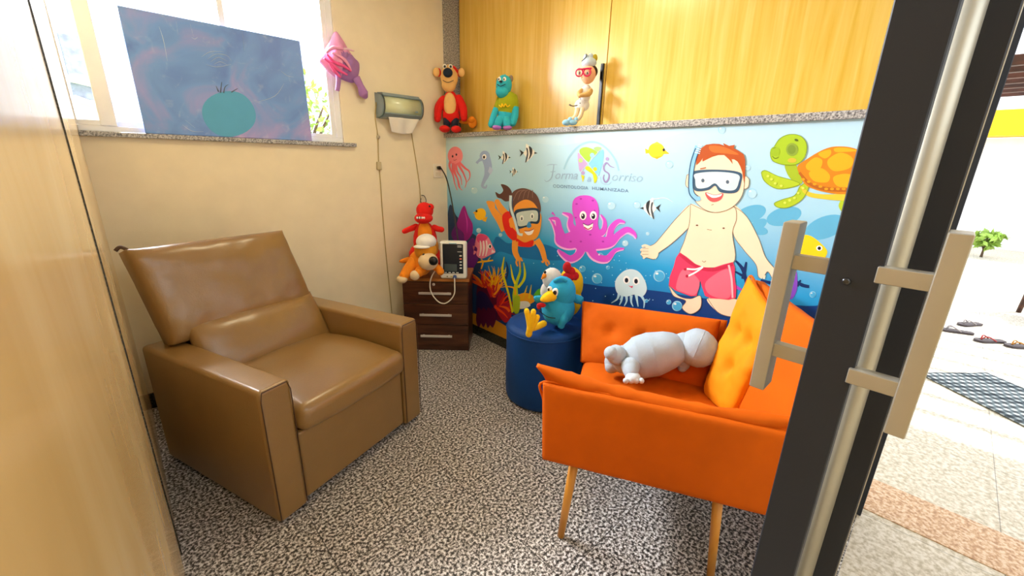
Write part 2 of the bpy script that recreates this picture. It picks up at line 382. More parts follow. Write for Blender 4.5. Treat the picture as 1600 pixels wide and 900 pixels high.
# striped fish
def idol(F, cx, cy, s, fl=1):
    P = lambda a: [(cx+fl*x*s, cy+y*s) for x, y in a]
    F.poly(P([(-.2, -1), (.3, -.6), (.75, -.1), (.35, .5), (-.3, 1), (-.2, .5), (-.5, 0), (-.25, -.4)]), 'f2f3ee', 3)
    F.poly(P([(.1, -.75), (.42, -.5), (.45, 0), (.25, .5), (.05, .7), (.2, .2), (.15, -.3)]), '2c3138', 4)
    F.poly(P([(-.2, -.55), (-.02, -.45), (.02, .2), (-.15, .9), (-.3, 1), (-.22, .5), (-.12, .0)]), '4a5058', 4)
    F.poly(P([(-.45, -.05), (-.95, -.4), (-.75, 0), (-.9, .4)]), '2c3138', 3, 0)
    F.poly(P([(.7, -.12), (1.05, 0), (.7, .1)]), '2c3138', 5, 0); F.ell(cx+fl*.55*s, cy-.12*s, .08*s, .1*s, 'ffffff', 5)
idol(A_, 480, 248, 38); idol(A_, 620, 222, 54); idol(A_, 535, 332, 26)
idol(A_, 1340, 545, 62, -1)
A_.stroke([(1345, 495), (1420, 485), (1470, 510)], [5, 3, 1], 'eef4f6', 3)
# yellow fish
A_.ell(1372, 207, 48, 46, 'ffd21a', 2); A_.poly([(1328, 205), (1305, 195), (1308, 225), (1330, 222)], 'ffc410', 2, 0); A_.poly([(1412, 195), (1448, 226), (1410, 228)], 'ffc410', 2, 0)
A_.poly([(1345, 170), (1375, 155), (1405, 172)], 'ffe040', 2, 0); A_.poly([(1350, 245), (1375, 258), (1400, 240)], 'f0b808', 2, 0); A_.ell(1415, 203, 7, 9, '10202c', 3)
A_.ell(340, 580, 32, 36, 'ffc81a', 2, 30); A_.poly([(360, 600), (382, 595), (372, 625), (352, 618)], 'f5b410', 2, 0); A_.poly([(318, 560), (296, 570), (316, 588)], 'f5b410', 2, 0); A_.ell(318, 562, 6, 7, '141820', 3)
B_.poly([(668, 560), (700, 550), (745, 580), (775, 620), (740, 660), (660, 640)], 'ffd51c', 2); B_.ell(742, 603, 13, 11, 'ffffff', 3); B_.ell(742, 603, 7, 7, '101418', 4)
# purple plant and pink banded fish
A_.poly([(245, 530), (270, 590), (295, 640), (290, 700), (250, 740), (240, 690), (205, 650), (215, 590)], '9c1490', 3); A_.poly([(215, 620), (240, 700), (260, 770), (250, 860), (200, 760), (170, 700), (190, 650)], '6a1680', 2)
A_.stroke([(248, 560), (262, 620), (262, 690)], [2, 7, 2], 'd23cc0', 4)
A_.poly([(255, 780), (300, 720), (330, 830), (300, 900), (290, 1000), (230, 960)], '6a1c84', 2)
A_.poly([(320, 705), (350, 695), (385, 712), (410, 760), (428, 800), (400, 818), (350, 840), (318, 820), (322, 780), (298, 765), (302, 790), (318, 800), (300, 812)], 'f28aa8', 4)
A_.poly([(318, 715), (345, 695), (385, 712), (365, 735), (330, 745)], 'e04880', 5)
for x in (340, 358, 376): A_.stroke([(x, 735), (x+4, 780), (x-4, 825)], [6, 11, 5], 'fff0f0', 5)
A_.ell(397, 768, 11, 14, 'ffffff', 6); A_.ell(398, 769, 6, 9, '182030', 7); A_.poly([(408, 785), (430, 802), (405, 808)], 'fbe4ea', 5, 0)
# logo
G_.stroke([(368, 485), (430, 330), (540, 190), (660, 120), (780, 105), (900, 150), (1010, 250), (1090, 380), (1127, 505)], [24, 26, 26, 24], '9ccbe2', 2)
G_.poly([(585, 215), (640, 180), (720, 185), (830, 245), (790, 300), (745, 320), (705, 382), (600, 280)], 'a8e23c', 2)
G_.poly([(780, 195), (830, 172), (890, 190), (840, 240)], 'a6e07c', 2)
G_.poly([(905, 210), (922, 290), (900, 420), (840, 590), (790, 500), (705, 412), (800, 312)], '84cdee', 2)
G_.poly([(560, 255), (640, 340), (692, 412), (600, 520), (570, 430)], 'c4a4d6', 2)
G_.ell(760, 290, 32, 34, '9ccbe8', 3); G_.ell(600, 362, 28, 30, 'b4dc84', 3); G_.ell(632, 535, 26, 26, 'b49ac8', 3)
G_.poly([(665, 480), (700, 440), (770, 495), (830, 600), (795, 680), (775, 600), (760, 550)], 'd0d610', 3); G_.ell(800, 482, 28, 28, 'd0d610', 3)
G_.poly([(605, 560), (655, 575), (630, 668)], 'd6cf18', 3, 0)
for a in ([(600, 285), (705, 412), (860, 600)], [(600, 525), (705, 405), (880, 205)]): G_.stroke(a, 7, 'd8ecf6', 4)
G_.ell(970, 340, 24, 26, 'ac98cc', 3)
G_.stroke([(1068, 462), (1010, 440), (960, 395), (922, 440), (930, 500), (990, 550), (985, 620), (945, 662), (915, 610), (925, 560)], [8, 20, 26, 20, 24, 22, 10], '9a8cc0', 3)
def txt(s, p0, p1, size, c, shear=0, lay=3, space=1.0, off=.0):
    cu = bpy.data.curves.new('t', 'FONT'); cu.body = s; cu.size = 1; cu.space_character = space; cu.shear = shear; cu.offset = off; cu.resolution_u = 3
    o = bpy.data.objects.new('t', cu); COL.objects.link(o); dg = bpy.context.evaluated_depsgraph_get()
    me = bpy.data.meshes.new_from_object(o.evaluated_get(dg)); wd = max(v.co.x for v in me.vertices); m_ = mi(c)
    dx = Vector((p1[0]-p0[0], p1[1]-p0[1])); n = Vector((-.02, -1))
    vs = []
    for v in me.vertices:
        p = Vector(p0)+dx*(v.co.x/wd)+n*(v.co.y*size); vs.append(MB.verts.new(wallp(p.x, p.y, lay)))
    for f in me.polygons:
        try: q = MB.faces.new([vs[i] for i in f.vertices]); q.material_index = m_
        except ValueError: pass
    bpy.data.objects.remove(o); bpy.data.meshes.remove(me); bpy.data.curves.remove(cu)
G = lambda x, y: G_.q((x, y))
txt('orma', G(232, 618), G(558, 622), 19, '9dbcd8', .35); txt('orriso', G(1015, 640), G(1462, 662), 20, '9dbfd8', .35)
G_.stroke([(130, 430), (190, 418), (275, 420)], [5, 12, 5], '9dbcd8', 3); G_.stroke([(228, 420), (215, 520), (190, 610), (130, 655), (95, 630)], [14, 15, 14, 10, 5], '9dbcd8', 3); G_.stroke([(180, 520), (250, 515)], 9, '9dbcd8', 3)
txt('&', G(685, 660), G(748, 660), 12, '9dbfe0', .2)
G_.stroke([(880, 590), (885, 660), (930, 692), (990, 690), (1030, 660)], [3, 7, 3], 'a6bcd8', 3)
txt('ODONTOLOGIA', G(215, 738), G(705, 766), 7.2, '6f8fb4', 0, 3, 1.1, .01); txt('HUMANIZADA', G(755, 768), G(1265, 806), 7.2, '6f8fb4', 0, 3, 1.1, .01)
# swimming girl
SK = 'f2a03c'; OL = '7a3f12'
A_.stroke([(392, 520), (425, 570), (455, 610), (490, 670)], [22, 40, 48, 60], SK, 5); A_.poly([(376, 505), (420, 508), (425, 545), (400, 548)], SK, 5)
A_.stroke([(440, 505), (460, 545), (500, 590)], [26, 40, 44], SK, 5); A_.ell(440, 508, 16, 16, SK, 5)
A_.poly([(470, 590), (515, 565), (545, 640), (555, 720), (525, 730), (485, 680)], 'e2261c', 6)
A_.poly([(515, 640), (560, 700), (640, 720), (660, 760), (610, 770), (560, 765), (520, 720)], SK, 6)
A_.poly([(550, 720), (600, 745), (650, 730), (645, 768), (600, 772), (560, 762)], 'e8261c', 7)
A_.stroke([(545, 740), (545, 800), (568, 850)], [36, 34, 26], SK, 7); A_.stroke([(670, 730), (700, 780), (720, 850)], [40, 34, 26], SK, 7)
for p in ([(566, 835), (552, 860), (560, 885)], [(570, 840), (572, 870), (575, 892)], [(575, 835), (588, 855)], [(718, 840), (708, 860), (700, 855)], [(722, 845), (728, 872), (738, 882)], [(726, 845), (742, 860), (744, 875)]):
    A_.stroke(p, [13, 11, 8], SK, 8)
A_.poly([(462, 405), (500, 415), (525, 450), (520, 495), (488, 505), (465, 490), (440, 480), (430, 450), (455, 462), (475, 440)], '5a3c38', 7)
A_.poly([(510, 545), (515, 480), (545, 440), (600, 428), (660, 455), (690, 510), (692, 570), (640, 590), (560, 600), (520, 590)], '65463e', 8)
A_.poly([(530, 590), (545, 530), (600, 495), (650, 510), (685, 560), (700, 600), (690, 680), (665, 725), (620, 732), (580, 715), (550, 680), (515, 640), (510, 610)], SK, 9)
for k in range(5): A_.stroke([(535+k*28, 500-k*4), (560+k*22, 450), (600+k*12, 437)], [3, 5, 2], '8a6a60', 9)
A_.poly([(545, 560), (610, 545), (680, 548), (692, 600), (680, 635), (640, 635), (628, 655), (610, 655), (560, 665), (545, 620)], '1c3c58', 10)
A_.poly([(556, 575), (612, 560), (672, 560), (680, 600), (670, 622), (635, 622), (625, 640), (568, 650), (556, 612)], 'c8d8d4', 11)
A_.ell(585, 603, 11, 17, 'f6faf6', 12); A_.ell(646, 590, 11, 17, 'f6faf6', 12); A_.ell(585, 606, 5, 10, '5a6a70', 13); A_.ell(646, 593, 5, 10, '5a6a70', 13); A_.poly([(614, 650), (628, 622), (642, 648), (628, 660)], '3c8ed0', 13)
A_.poly([(600, 680), (630, 678), (655, 668), (645, 695), (620, 702)], 'ffffff', 11); A_.stroke([(600, 678), (630, 678), (656, 666)], 4, 'b0321e', 12)
A_.stroke([(520, 470), (520, 540), (545, 620), (565, 690), (590, 700)], [16, 14, 14, 14, 16], 'cfe8f4', 12); A_.stroke([(530, 480), (532, 545), (556, 625), (572, 685)], [3, 3], '2a6a98', 13)
A_.ell(525, 640, 12, 20, SK, 10)
# violet octopus
V = 'd84fd6'; VD = 'b02fb2'
TT = [([(900, 700), (830, 720), (805, 670), (790, 610), (742, 605)], [70, 60, 44, 30, 8]), ([(930, 740), (860, 760), (800, 740), (790, 690), (770, 640), (745, 600)], [60, 50, 36, 26, 14, 4]),
      ([(900, 690), (870, 640), (870, 590), (822, 570)], [60, 40, 30, 6]), ([(1000, 700), (1060, 680), (1070, 620), (1045, 580)], [60, 40, 22, 5]), ([(1010, 730), (1090, 730), (1110, 660), (1150, 620), (1190, 628)], [60, 50, 40, 30, 8]),
      ([(1010, 760), (1100, 750), (1150, 700), (1200, 670), (1240, 690), (1255, 718)], [60, 50, 44, 40, 26, 6]), ([(940, 750), (920, 810), (870, 840), (820, 810), (795, 785)], [70, 50, 44, 28, 6]), ([(980, 750), (1010, 820), (1080, 840), (1130, 790), (1185, 780)], [70, 50, 44, 26, 6])]
for p, w_ in TT:
    A_.stroke([(x-4, y+7) for x, y in p], w_, 'f6b4ee', 3); A_.stroke(p, [q*.86 for q in w_], V, 4)
A_.stroke([(760, 570), (780, 590)], [14, 4], V, 4)
A_.poly([(880, 560), (885, 500), (920, 473), (980, 472), (1020, 500), (1035, 560), (1030, 640), (1050, 720), (1010, 790), (960, 800), (900, 780), (860, 720), (900, 650)], V, 5)
for x, y in ((905, 520), (930, 490), (1000, 500), (900, 600), (985, 700), (930, 740), (870, 740), (1060, 740), (1010, 560)): A_.ell(x, y, 7, 5, VD, 6)
for x in (943, 1003):
    A_.ell(x, 588, 20, 26, 'ffffff', 7); A_.ell(x, 592, 11, 16, '180c28', 8); A_.ell(x-3, 586, 4, 5, 'ffffff', 9)
A_.poly([(945, 635), (975, 645), (1000, 632), (995, 665), (972, 673), (952, 660)], 'ffffff', 7); A_.stroke([(942, 632), (972, 645), (1002, 630)], 4, '5c0c5c', 8); A_.stroke([(950, 655), (972, 668), (995, 655)], 6, 'c8285a', 8)
# white jellyfish
for p in ([(925, 250), (915, 280), (885, 300)], [(940, 255), (935, 290), (925, 310)], [(960, 260), (962, 290), (950, 315)], [(985, 262), (985, 295), (995, 318)], [(1010, 258), (1015, 290), (1020, 318)], [(1030, 255), (1050, 290), (1048, 325)]):
    D_.stroke(p, [16, 9, 4], 'b8e2f4', 3)
D_.poly([(905, 220), (910, 180), (945, 142), (985, 130), (1025, 145), (1055, 190), (1063, 235), (1040, 268), (1000, 258), (960, 268), (920, 255)], 'cdeaf6', 4)
for x in (962, 1010): D_.ell(x, 184+(x-962)*.1, 17, 20, 'f8fcff', 5); D_.ell(x, 186+(x-962)*.1, 9, 12, '1a2030', 6)
D_.poly([(970, 212), (985, 216), (995, 213), (990, 226)], 'd8406a', 5, 0)
# corals
rr = random.Random(11)
def coral(cx, cy, n, ln, cols, spread, lay, wd=18, up_=-90):
    for k in range(n):
        a = math.radians(up_+rr.uniform(-spread, spread)); x = cx+rr.uniform(-30, 30); y = cy+rr.uniform(-20, 20); P = [(x, y)]
        for s_ in range(3):
            a += rr.uniform(-.35, .35); x += math.cos(a)*ln/3; y += math.sin(a)*ln/3; P.append((x, y))
        C_.stroke(P, [wd, wd*.8, wd*.25], rr.choice(cols), lay+k % 3)
C_.poly([(385, 340), (420, 250), (500, 290), (600, 330), (700, 430), (760, 520), (740, 620), (620, 700), (480, 560), (390, 470)], '5c1238', 3)
coral(470, 330, 26, 170, ('d42a1c', 'e8541a', 'b01c2c', 'f08a1a'), 50, 4, 22)
coral(560, 430, 24, 200, ('d8301a', 'e8601c', 'c01c34', 'f5a020'), 45, 4, 20)
coral(600, 560, 18, 190, ('c8201c', 'e84818', '9c1434'), 60, 4, 30, -30)
coral(560, 300, 14, 190, ('f5c21a', 'f0a818', 'e8781c'), 45, 6, 13)
C_.poly([(390, 400), (470, 400), (540, 500), (600, 620), (560, 770), (520, 740), (500, 780), (470, 700), (440, 740), (380, 640)], '2a1c50', 4)
for x0 in (395, 445, 500, 545): C_.poly([(x0, 560), (x0+45, 600), (x0+40, 700), (x0+10, 770), (x0-20, 690)], '5a123e', 6)
C_.poly([(600, 540), (760, 600), (700, 720), (620, 640)], 'a8182c', 5)
C_.stroke([(390, 70), (440, 60), (500, 55), (560, 45)], [10, 22, 18, 14], 'f5c020', 6); C_.stroke([(430, 140), (450, 70), (430, 30)], [14, 18, 8], 'f0b01c', 6); C_.stroke([(500, 55), (530, 10)], [14, 6], 'f5c020', 6)
for p, c, q in (([(770, 610), (730, 420), (690, 280), (660, 160), (680, 10)], 'dcd41c', [20, 20, 22, 26, 8]), ([(640, 280), (680, 200), (700, 120)], 'e8cc1c', [14, 16, 4]), ([(800, 600), (800, 420), (810, 300), (850, 180), (850, 110)], 'b8cc20', [50, 60, 34, 24, 10]),
                ([(800, 300), (770, 220), (750, 90)], 'e8d81c', [26, 22, 6]), ([(830, 340), (890, 260), (905, 180), (890, 70)], 'd8d81c', [26, 28, 24, 8]), ([(800, 420), (790, 350), (720, 330), (640, 340)], 'f0a81c', [20, 16, 5]),
                ([(700, 250), (720, 160), (700, 60)], '1c3c74', [20, 24, 8]), ([(880, 470), (930, 320)], 'e8b81c', [26, 6]), ([(950, 460), (975, 310)], 'f0c81c', [26, 6]), ([(985, 500), (1010, 450)], 'f0a01c', [20, 5]),
                ([(1020, 440), (1060, 380), (1120, 350)], '5cb82c', [60, 50, 10]), ([(740, 600), (700, 560), (620, 540)], 'e8601c', [30, 26, 5])):
    C_.stroke(p, q, c, 7)
C_.poly([(780, 470), (880, 400), (980, 420), (1010, 480), (960, 520), (820, 580)], 'f0a820', 7); C_.poly([(830, 500), (930, 490), (960, 540), (860, 570)], 'e8eef0', 8)
C_.poly([(780, 460), (850, 440), (840, 600), (790, 610)], 'a4c028', 8)
# dark blue weed behind the boy's hand
for p in ([(396, 655), (425, 690), (440, 745)], [(440, 660), (432, 700), (425, 730)], [(395, 700), (430, 720)], [(640, 735), (670, 755), (700, 762)], [(665, 735), (650, 760)], [(500, 735), (545, 748), (590, 760)]):
    B_.stroke(p, [7, 15, 12], '0c2f6a', 3)
B_.poly([(610, 720), (645, 690), (650, 770), (625, 815), (600, 780)], '8a4cc8', 3); B_.stroke([(390, 760), (420, 775)], [18, 8], 'b048c8', 3)
# boy in pink shorts
BS = 'f4e2c4'; BL = '8a6c4e'
B_.out([(205, 425), (150, 480), (100, 540), (60, 585), (20, 600), (5, 620), (12, 640), (30, 642), (60, 648), (75, 625), (130, 585), (190, 530), (240, 470)], BS, BL, 4, 2)
for fp in ([(40, 600), (22, 592), (8, 596)], [(34, 610), (16, 606), (2, 612)], [(34, 620), (16, 622), (4, 630)], [(38, 632), (24, 636), (14, 646)], [(70, 615), (70, 632), (62, 646)]):
    B_.stroke(fp, [14, 11, 7], BS, 6)
for fp in ([(505, 715), (502, 728)], [(515, 715), (513, 730)], [(545, 735), (556, 748)], [(565, 735), (574, 746)]): B_.stroke(fp, [12, 8], BS, 6)
for y in (604, 616, 628): B_.stroke([(10, y), (36, y)], 1.2, BL, 7)
B_.out([(380, 425), (440, 470), (490, 560), (520, 640), (560, 690), (590, 730), (560, 745), (530, 700), (510, 725), (490, 720), (480, 670), (430, 610), (385, 540)], BS, BL, 4, 2)
B_.out([(120, 755), (160, 800), (210, 812), (250, 800), (250, 850), (210, 875), (175, 850), (190, 820), (140, 800)], BS, BL, 5, 2)
B_.out([(280, 810), (320, 865), (370, 885), (410, 880), (405, 815)], BS, BL, 5, 2)
B_.out([(210, 420), (205, 500), (185, 570), (165, 640), (230, 680), (385, 665), (383, 540), (400, 480), (385, 430), (300, 455)], BS, BL, 5, 2)
B_.poly([(165, 620), (230, 668), (300, 685), (385, 660), (392, 720), (397, 808), (330, 812), (270, 800), (250, 735), (235, 800), (180, 790), (120, 755), (140, 680)], 'ee4068', 7, 2)
B_.poly([(180, 690), (245, 735), (230, 795), (180, 785), (150, 765)], 'f6708a', 8); B_.poly([(275, 740), (370, 690), (372, 805), (290, 795)], 'f6708a', 8)
B_.stroke([(166, 628), (230, 675), (300, 692), (385, 668)], 14, 'cc2c50', 9); B_.stroke([(368, 672), (380, 730), (384, 808)], 8, 'f8c0cc', 9)
B_.stroke([(262, 680), (230, 690), (195, 688)], 7, 'ffffff', 10); B_.stroke([(262, 680), (235, 700), (200, 718)], 7, 'ffffff', 10); B_.ell(188, 690, 6, 5, 'b81c40', 11); B_.ell(196, 718, 6, 6, 'b81c40', 11)
for x in (237, 347): B_.ell(x, 508-(x > 300)*-12-(x < 300)*0, 5, 3, '7a4a3a', 8)
B_.stroke([(278, 525), (298, 528)], 2, '8a6c4e', 8); B_.stroke([(258, 655), (266, 660), (274, 655)], 2, '8a6c4e', 8)
B_.out([(195, 300), (190, 340), (205, 355), (220, 340), (215, 300)], BS, BL, 7, 2); B_.out([(440, 305), (452, 320), (448, 350), (430, 355), (428, 310)], BS, BL, 7, 2)
B_.out([(225, 250), (260, 210), (340, 205), (410, 235), (432, 300), (425, 380), (380, 435), (310, 455), (250, 430), (215, 370)], BS, BL, 8, 2)
B_.poly([(235, 260), (240, 210), (275, 175), (330, 172), (350, 180), (345, 168), (370, 180), (395, 175), (390, 190), (430, 215), (437, 265), (432, 335), (425, 290), (405, 245), (380, 235), (385, 255), (350, 218), (300, 225), (260, 245), (262, 230)], 'b8521c', 10, 2)
B_.poly([(290, 180), (350, 185), (410, 215), (360, 212), (300, 205)], 'd8702c', 11)
B_.poly([(222, 285), (320, 278), (415, 290), (420, 330), (400, 372), (335, 372), (312, 345), (285, 362), (230, 365), (218, 320)], '3c5a74', 11); B_.poly([(232, 295), (320, 287), (406, 298), (410, 330), (392, 362), (342, 360), (312, 335), (280, 352), (238, 354), (230, 320)], 'ccdfe8', 12)
for x in (262, 364): B_.ell(x, 322+(x-262)*.06, 14, 10, 'f4fafc', 13); B_.ell(x, 323+(x-262)*.06, 7, 8, '5a6c7c', 14)
B_.stroke([(250, 275), (275, 270)], 4, 'b8521c', 12); B_.poly([(272, 372), (310, 382), (345, 376), (335, 402), (305, 412), (282, 400)], 'd85a5a', 11); B_.poly([(276, 375), (310, 384), (340, 379), (330, 390), (300, 394)], 'ffffff', 12)
B_.stroke([(296, 424), (306, 422)], 2, BL, 10)
B_.stroke([(240, 180), (222, 240), (212, 310), (215, 370), (235, 398), (252, 395)], [20, 20, 18, 17, 20, 16], '8cc8ea', 13); B_.stroke([(232, 190), (213, 245), (204, 310), (206, 375), (232, 407)], 4, '20507c', 14); B_.stroke([(249, 190), (231, 245), (221, 310), (224, 368), (243, 388)], 3, '20507c', 14)
for k in range(5): B_.stroke([(228+k*4, 206-k*8), (250+k*2, 212-k*8)], 4, 'd8eefa', 15)
# green turtle
TG = 'b4cc2c'
B_.poly([(600, 255), (640, 250), (672, 330), (640, 330), (612, 300)], 'a4bc28', 3); B_.poly([(840, 395), (870, 400), (850, 460), (822, 430)], TG, 3)
B_.out([(502, 290), (520, 282), (570, 305), (640, 325), (660, 340), (610, 355), (560, 355), (515, 325)], TG, '8aa420', 3, 3)
B_.out([(660, 350), (690, 330), (698, 350), (672, 400), (620, 432), (575, 435), (556, 418), (590, 402), (640, 385)], TG, '8aa420', 4, 3)
B_.poly([(660, 340), (700, 370), (760, 380), (860, 380), (850, 405), (760, 400), (690, 385)], 'ecc83c', 4)
B_.poly([(652, 265), (690, 235), (760, 195), (820, 182), (900, 195), (1000, 260), (1000, 370), (850, 380), (760, 370), (690, 345), (665, 305)], 'd8841c', 5)
for P in ([(690, 255), (725, 228), (755, 240), (745, 275), (715, 285), (690, 275)], [(738, 212), (785, 195), (790, 215), (765, 232)], [(700, 290), (750, 272), (785, 300), (775, 330), (720, 325)], [(780, 235), (830, 208), (880, 230), (870, 270), (810, 285), (780, 265)], [(805, 190), (850, 188), (900, 200), (850, 205), (810, 205)], [(800, 310), (850, 295), (900, 310), (890, 345), (820, 348)], [(900, 235), (960, 240), (980, 290), (910, 290)]):
    B_.poly(P, 'f2ae20', 6)
B_.stroke([(660, 290), (700, 335), (760, 356), (850, 362), (980, 355)], [10, 16, 16], 'b8641c', 6)
for k in range(8): B_.ell(675+k*24, 318+min(k, 4)*10, 8, 5, 'f0a01c', 7)
B_.out([(540, 205), (555, 185), (580, 150), (620, 133), (665, 140), (690, 175), (682, 225), (650, 255), (600, 258), (555, 245), (542, 225)], 'a8c828', '86a01c', 6, 3)
B_.ell(560, 203, 20, 20, '9abc24', 8); B_.stroke([(550, 190), (562, 187)], 3, '6c8418', 9); B_.ell(630, 195, 25, 27, '8ea83a', 8); B_.ell(628, 195, 17, 19, '7c9632', 9); B_.ell(648, 156, 8, 5, '586c20', 9, 20)
B_.stroke([(548, 222), (560, 232), (575, 226)], 3, '6c8418', 9); B_.ell(630, 240, 18, 10, 'd8b83c', 8)
for x, y in ((530, 305), (545, 318), (560, 335), (585, 345), (600, 415), (620, 405), (640, 395), (655, 375), (675, 355)): B_.ell(x, y, 6, 5, 'd4e45c', 8)
# the sheet itself
MU = bpy.data.materials.new('print_sea_gradient'); MU.use_nodes = True; nt = MU.node_tree; b = nt.nodes['Principled BSDF']
tc = nt.nodes.new('ShaderNodeTexCoord'); sp = nt.nodes.new('ShaderNodeSeparateXYZ'); nt.links.new(tc.outputs['Object'], sp.inputs[0])
nn = nt.nodes.new('ShaderNodeTexNoise'); nn.inputs['Scale'].default_value = 1.6; nt.links.new(tc.outputs['Object'], nn.inputs['Vector'])
ad = nt.nodes.new('ShaderNodeMath'); ad.operation = 'MULTIPLY_ADD'; ad.inputs[1].default_value = .22; nt.links.new(nn.outputs[0], ad.inputs[0]); nt.links.new(sp.outputs[2], ad.inputs[2])
r = ramp(nt, ad.outputs[0], [(.25, '0a3a80'), (.55, '0866b4'), (.85, '1c98dc'), (1.15/1.0 if False else .999, '58b8e6')])
mr = nt.nodes.new('ShaderNodeMapRange'); mr.inputs[1].default_value = 0; mr.inputs[2].default_value = 1.8; nt.links.new(ad.outputs[0], mr.inputs[0]); nt.links.new(mr.outputs[0], r.inputs[0])
e = r.color_ramp.elements
for q, (p, c) in zip(e, [(.22, '0c3a7c'), (.42, '0868b8'), (.60, '2aa0dc'), (.80, 'a8d8f0')]): q.position = p; q.color = lin(c)
x = e.new(.97); x.color = lin('bcdff0')
nt.links.new(r.outputs[0], b.inputs['Base Color']); b.inputs['Roughness'].default_value = .45; b.inputs['Specular IOR Level'].default_value = .3
fz = len(MSL); MSL.append(MU)
box(MB, (XM-.0016, .02, .085), (XM, YB-.002, 1.69), mi=fz)
# trim figures that run past the sheet
for pl, no in (((0, 0, .086), (0, 0, -1)), ((0, 0, 1.689), (0, 0, 1)), ((0, YB-.003, 0), (0, 1, 0)), ((0, .021, 0), (0, -1, 0))):
    g = [f for f in MB.faces if f.material_index != fz]; ge = set(e_ for f in g for e_ in f.edges); gv = set(v for f in g for v in f.verts)
    bmesh.ops.bisect_plane(MB, geom=list(gv)+list(ge)+g, plane_co=pl, plane_no=no, clear_outer=True)
mu = obj('mural', MB, MSL, smooth=False)
tag(mu, 'printed undersea mural with swimming children, octopus and turtle on the wall below the granite ledge', 'mural')
# ------------------------------------------------------------------ tan recliner
R = thing('recliner', 'tan leather recliner armchair under the window', 'armchair', (.258, 1.649, 0), math.radians(19.3))
for x0, x1 in ((0, .135), (.785, .92)):
    b = bmesh.new(); box(b, (x0, 0, .015), (x1, .90, .645), .02, 3)
    for v in b.verts:
        v.co.z -= .02*max(0, v.co.y-.3)*(v.co.z > .3)
        c = (x0+x1)/2; v.co.x += (v.co.x-c)*.04*math.sin(v.co.z/.645*PI)
    a = obj('armrest', b, M_leather, R, True, True)
    b = bmesh.new(); tube(b, [(x0+.006, -.001, .03), (x0+.006, -.001, .60), (x0+.016, .002, .637), (x1-.016, .002, .637), (x1-.006, -.001, .60), (x1-.006, -.001, .03)], .0022, 6, 0)
    obj('seam', b, M_leatherD, a)
obj('front_panel', bx((.138, .012, .03), (.782, .06, .375), .018, 3), M_leather, R, True, True)
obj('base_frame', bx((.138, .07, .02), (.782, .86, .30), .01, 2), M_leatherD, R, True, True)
b = bmesh.new(); box(b, (.138, -.03, .375), (.782, .70, .50), .045, 5)
bmesh.ops.subdivide_edges(b, edges=[e for e in b.edges if e.calc_length() > .2], cuts=14, use_grid_fill=True)
for v in b.verts:
    x = (v.co.x-.46)/.33; y = (v.co.y-.33)/.37
    if v.co.z > .43: v.co.z += .045*max(0, 1-x*x)**.5*max(0, 1-abs(y)**3)-.03*max(0, y)
    if v.co.y < .05: v.co.y -= .02*(1-x*x)
obj('seat_cushion', b, M_leather, R, True, True)
obj('lumbar_cushion', pad(bil((.12, .60, .44), (.80, .58, .44), (.785, .72, .72), (.125, .74, .72)), 26, 18, .075, 3, wr=.004), M_leather, R, True)
hb = pad(bil((.065, .78, .635), (.79, .735, .635), (.735, .865, 1.08), (.03, .92, 1.08)), 34, 28, .10, 5, wr=.006, edge=.5)
h = obj('headrest_cushion', hb, M_leather, R, True)
b = bmesh.new(); tube(b, [(.05, .915, 1.085), (.03, .925, 1.10), (.012, .93, 1.085)], .008, 8)
obj('corner_tab', b, M_leatherD, h)
obj('back_shell', bx((.14, .76, .05), (.78, .86, .62), .02, 2), M_leather, R, True, True)

# ------------------------------------------------------------------ nightstand
N = thing('nightstand', 'small dark walnut chest of three drawers standing diagonally in the room corner', 'nightstand', ((1.507+1.885)/2+.01, (2.839+2.48)/2-.0, 0), math.radians(-43.5))
W = .26; DP = .36
obj('cabinet_body', (lambda b: (box(b, (-W, .018, .0), (W, DP, .595), .002, 1), box(b, (-W+.005, .022, 0), (W-.005, .03, .05))) and b)(bmesh.new()), M_walnut, N)
obj('cabinet_top', bx((-W-.012, -.006, .596), (W+.012, DP+.004, .622), .005, 2), M_walt, N, wn=True)
for i, (z0, z1) in enumerate(((.05, .228), (.233, .408), (.413, .592))):
    d = obj('drawer', bx((-W+.004, .0, z0), (W-.004, .017, z1), .0025, 2), M_walnut, N)
    z = (z0+z1)/2; b = bmesh.new()
    box(b, (-.128, -.030, z-.010), (.128, -.022, z+.010), .003, 2); box(b, (-.11, -.024, z-.006), (-.096, .0, z+.006)); box(b, (.096, -.024, z-.006), (.11, .0, z+.006))
    for v in b.verts: v.co.y += .010*(v.co.x/.128)**2*(v.co.y < -.02)
    obj('handle', b, M_chrome, d, wn=True)
    if i == 2: obj('lock', lathe(bmesh.new(), [(0, .006), (.010, .006), (.012, 0)], 20, Matrix.Translation((-.01, 0, .572)) @ Matrix.Rotation(PI/2, 4, 'X')), M_chrome, d)

# ------------------------------------------------------------------ pouf
P = obj('pouf', lathe(bmesh.new(), [(0, .0), (.225, .0), (.243, .015), (.25, .04), (.252, .15), (.25, .35), (.251, .47), (.247, .50), (.236, .517), (.20, .525), (.1, .530), (0, .532)], 64, Matrix.Identity(4)), M_blue)
P.location = (1.875, 1.64, 0); tag(P, 'round blue velvet pouf between the nightstand and the orange armchair', 'pouf')
b = bmesh.new(); tube(b, [(.2515*math.cos(a*PI/24), .2515*math.sin(a*PI/24), .488) for a in range(49)], .0035, 6, 0, cap=False)
obj('piping', b, M_blue, P)

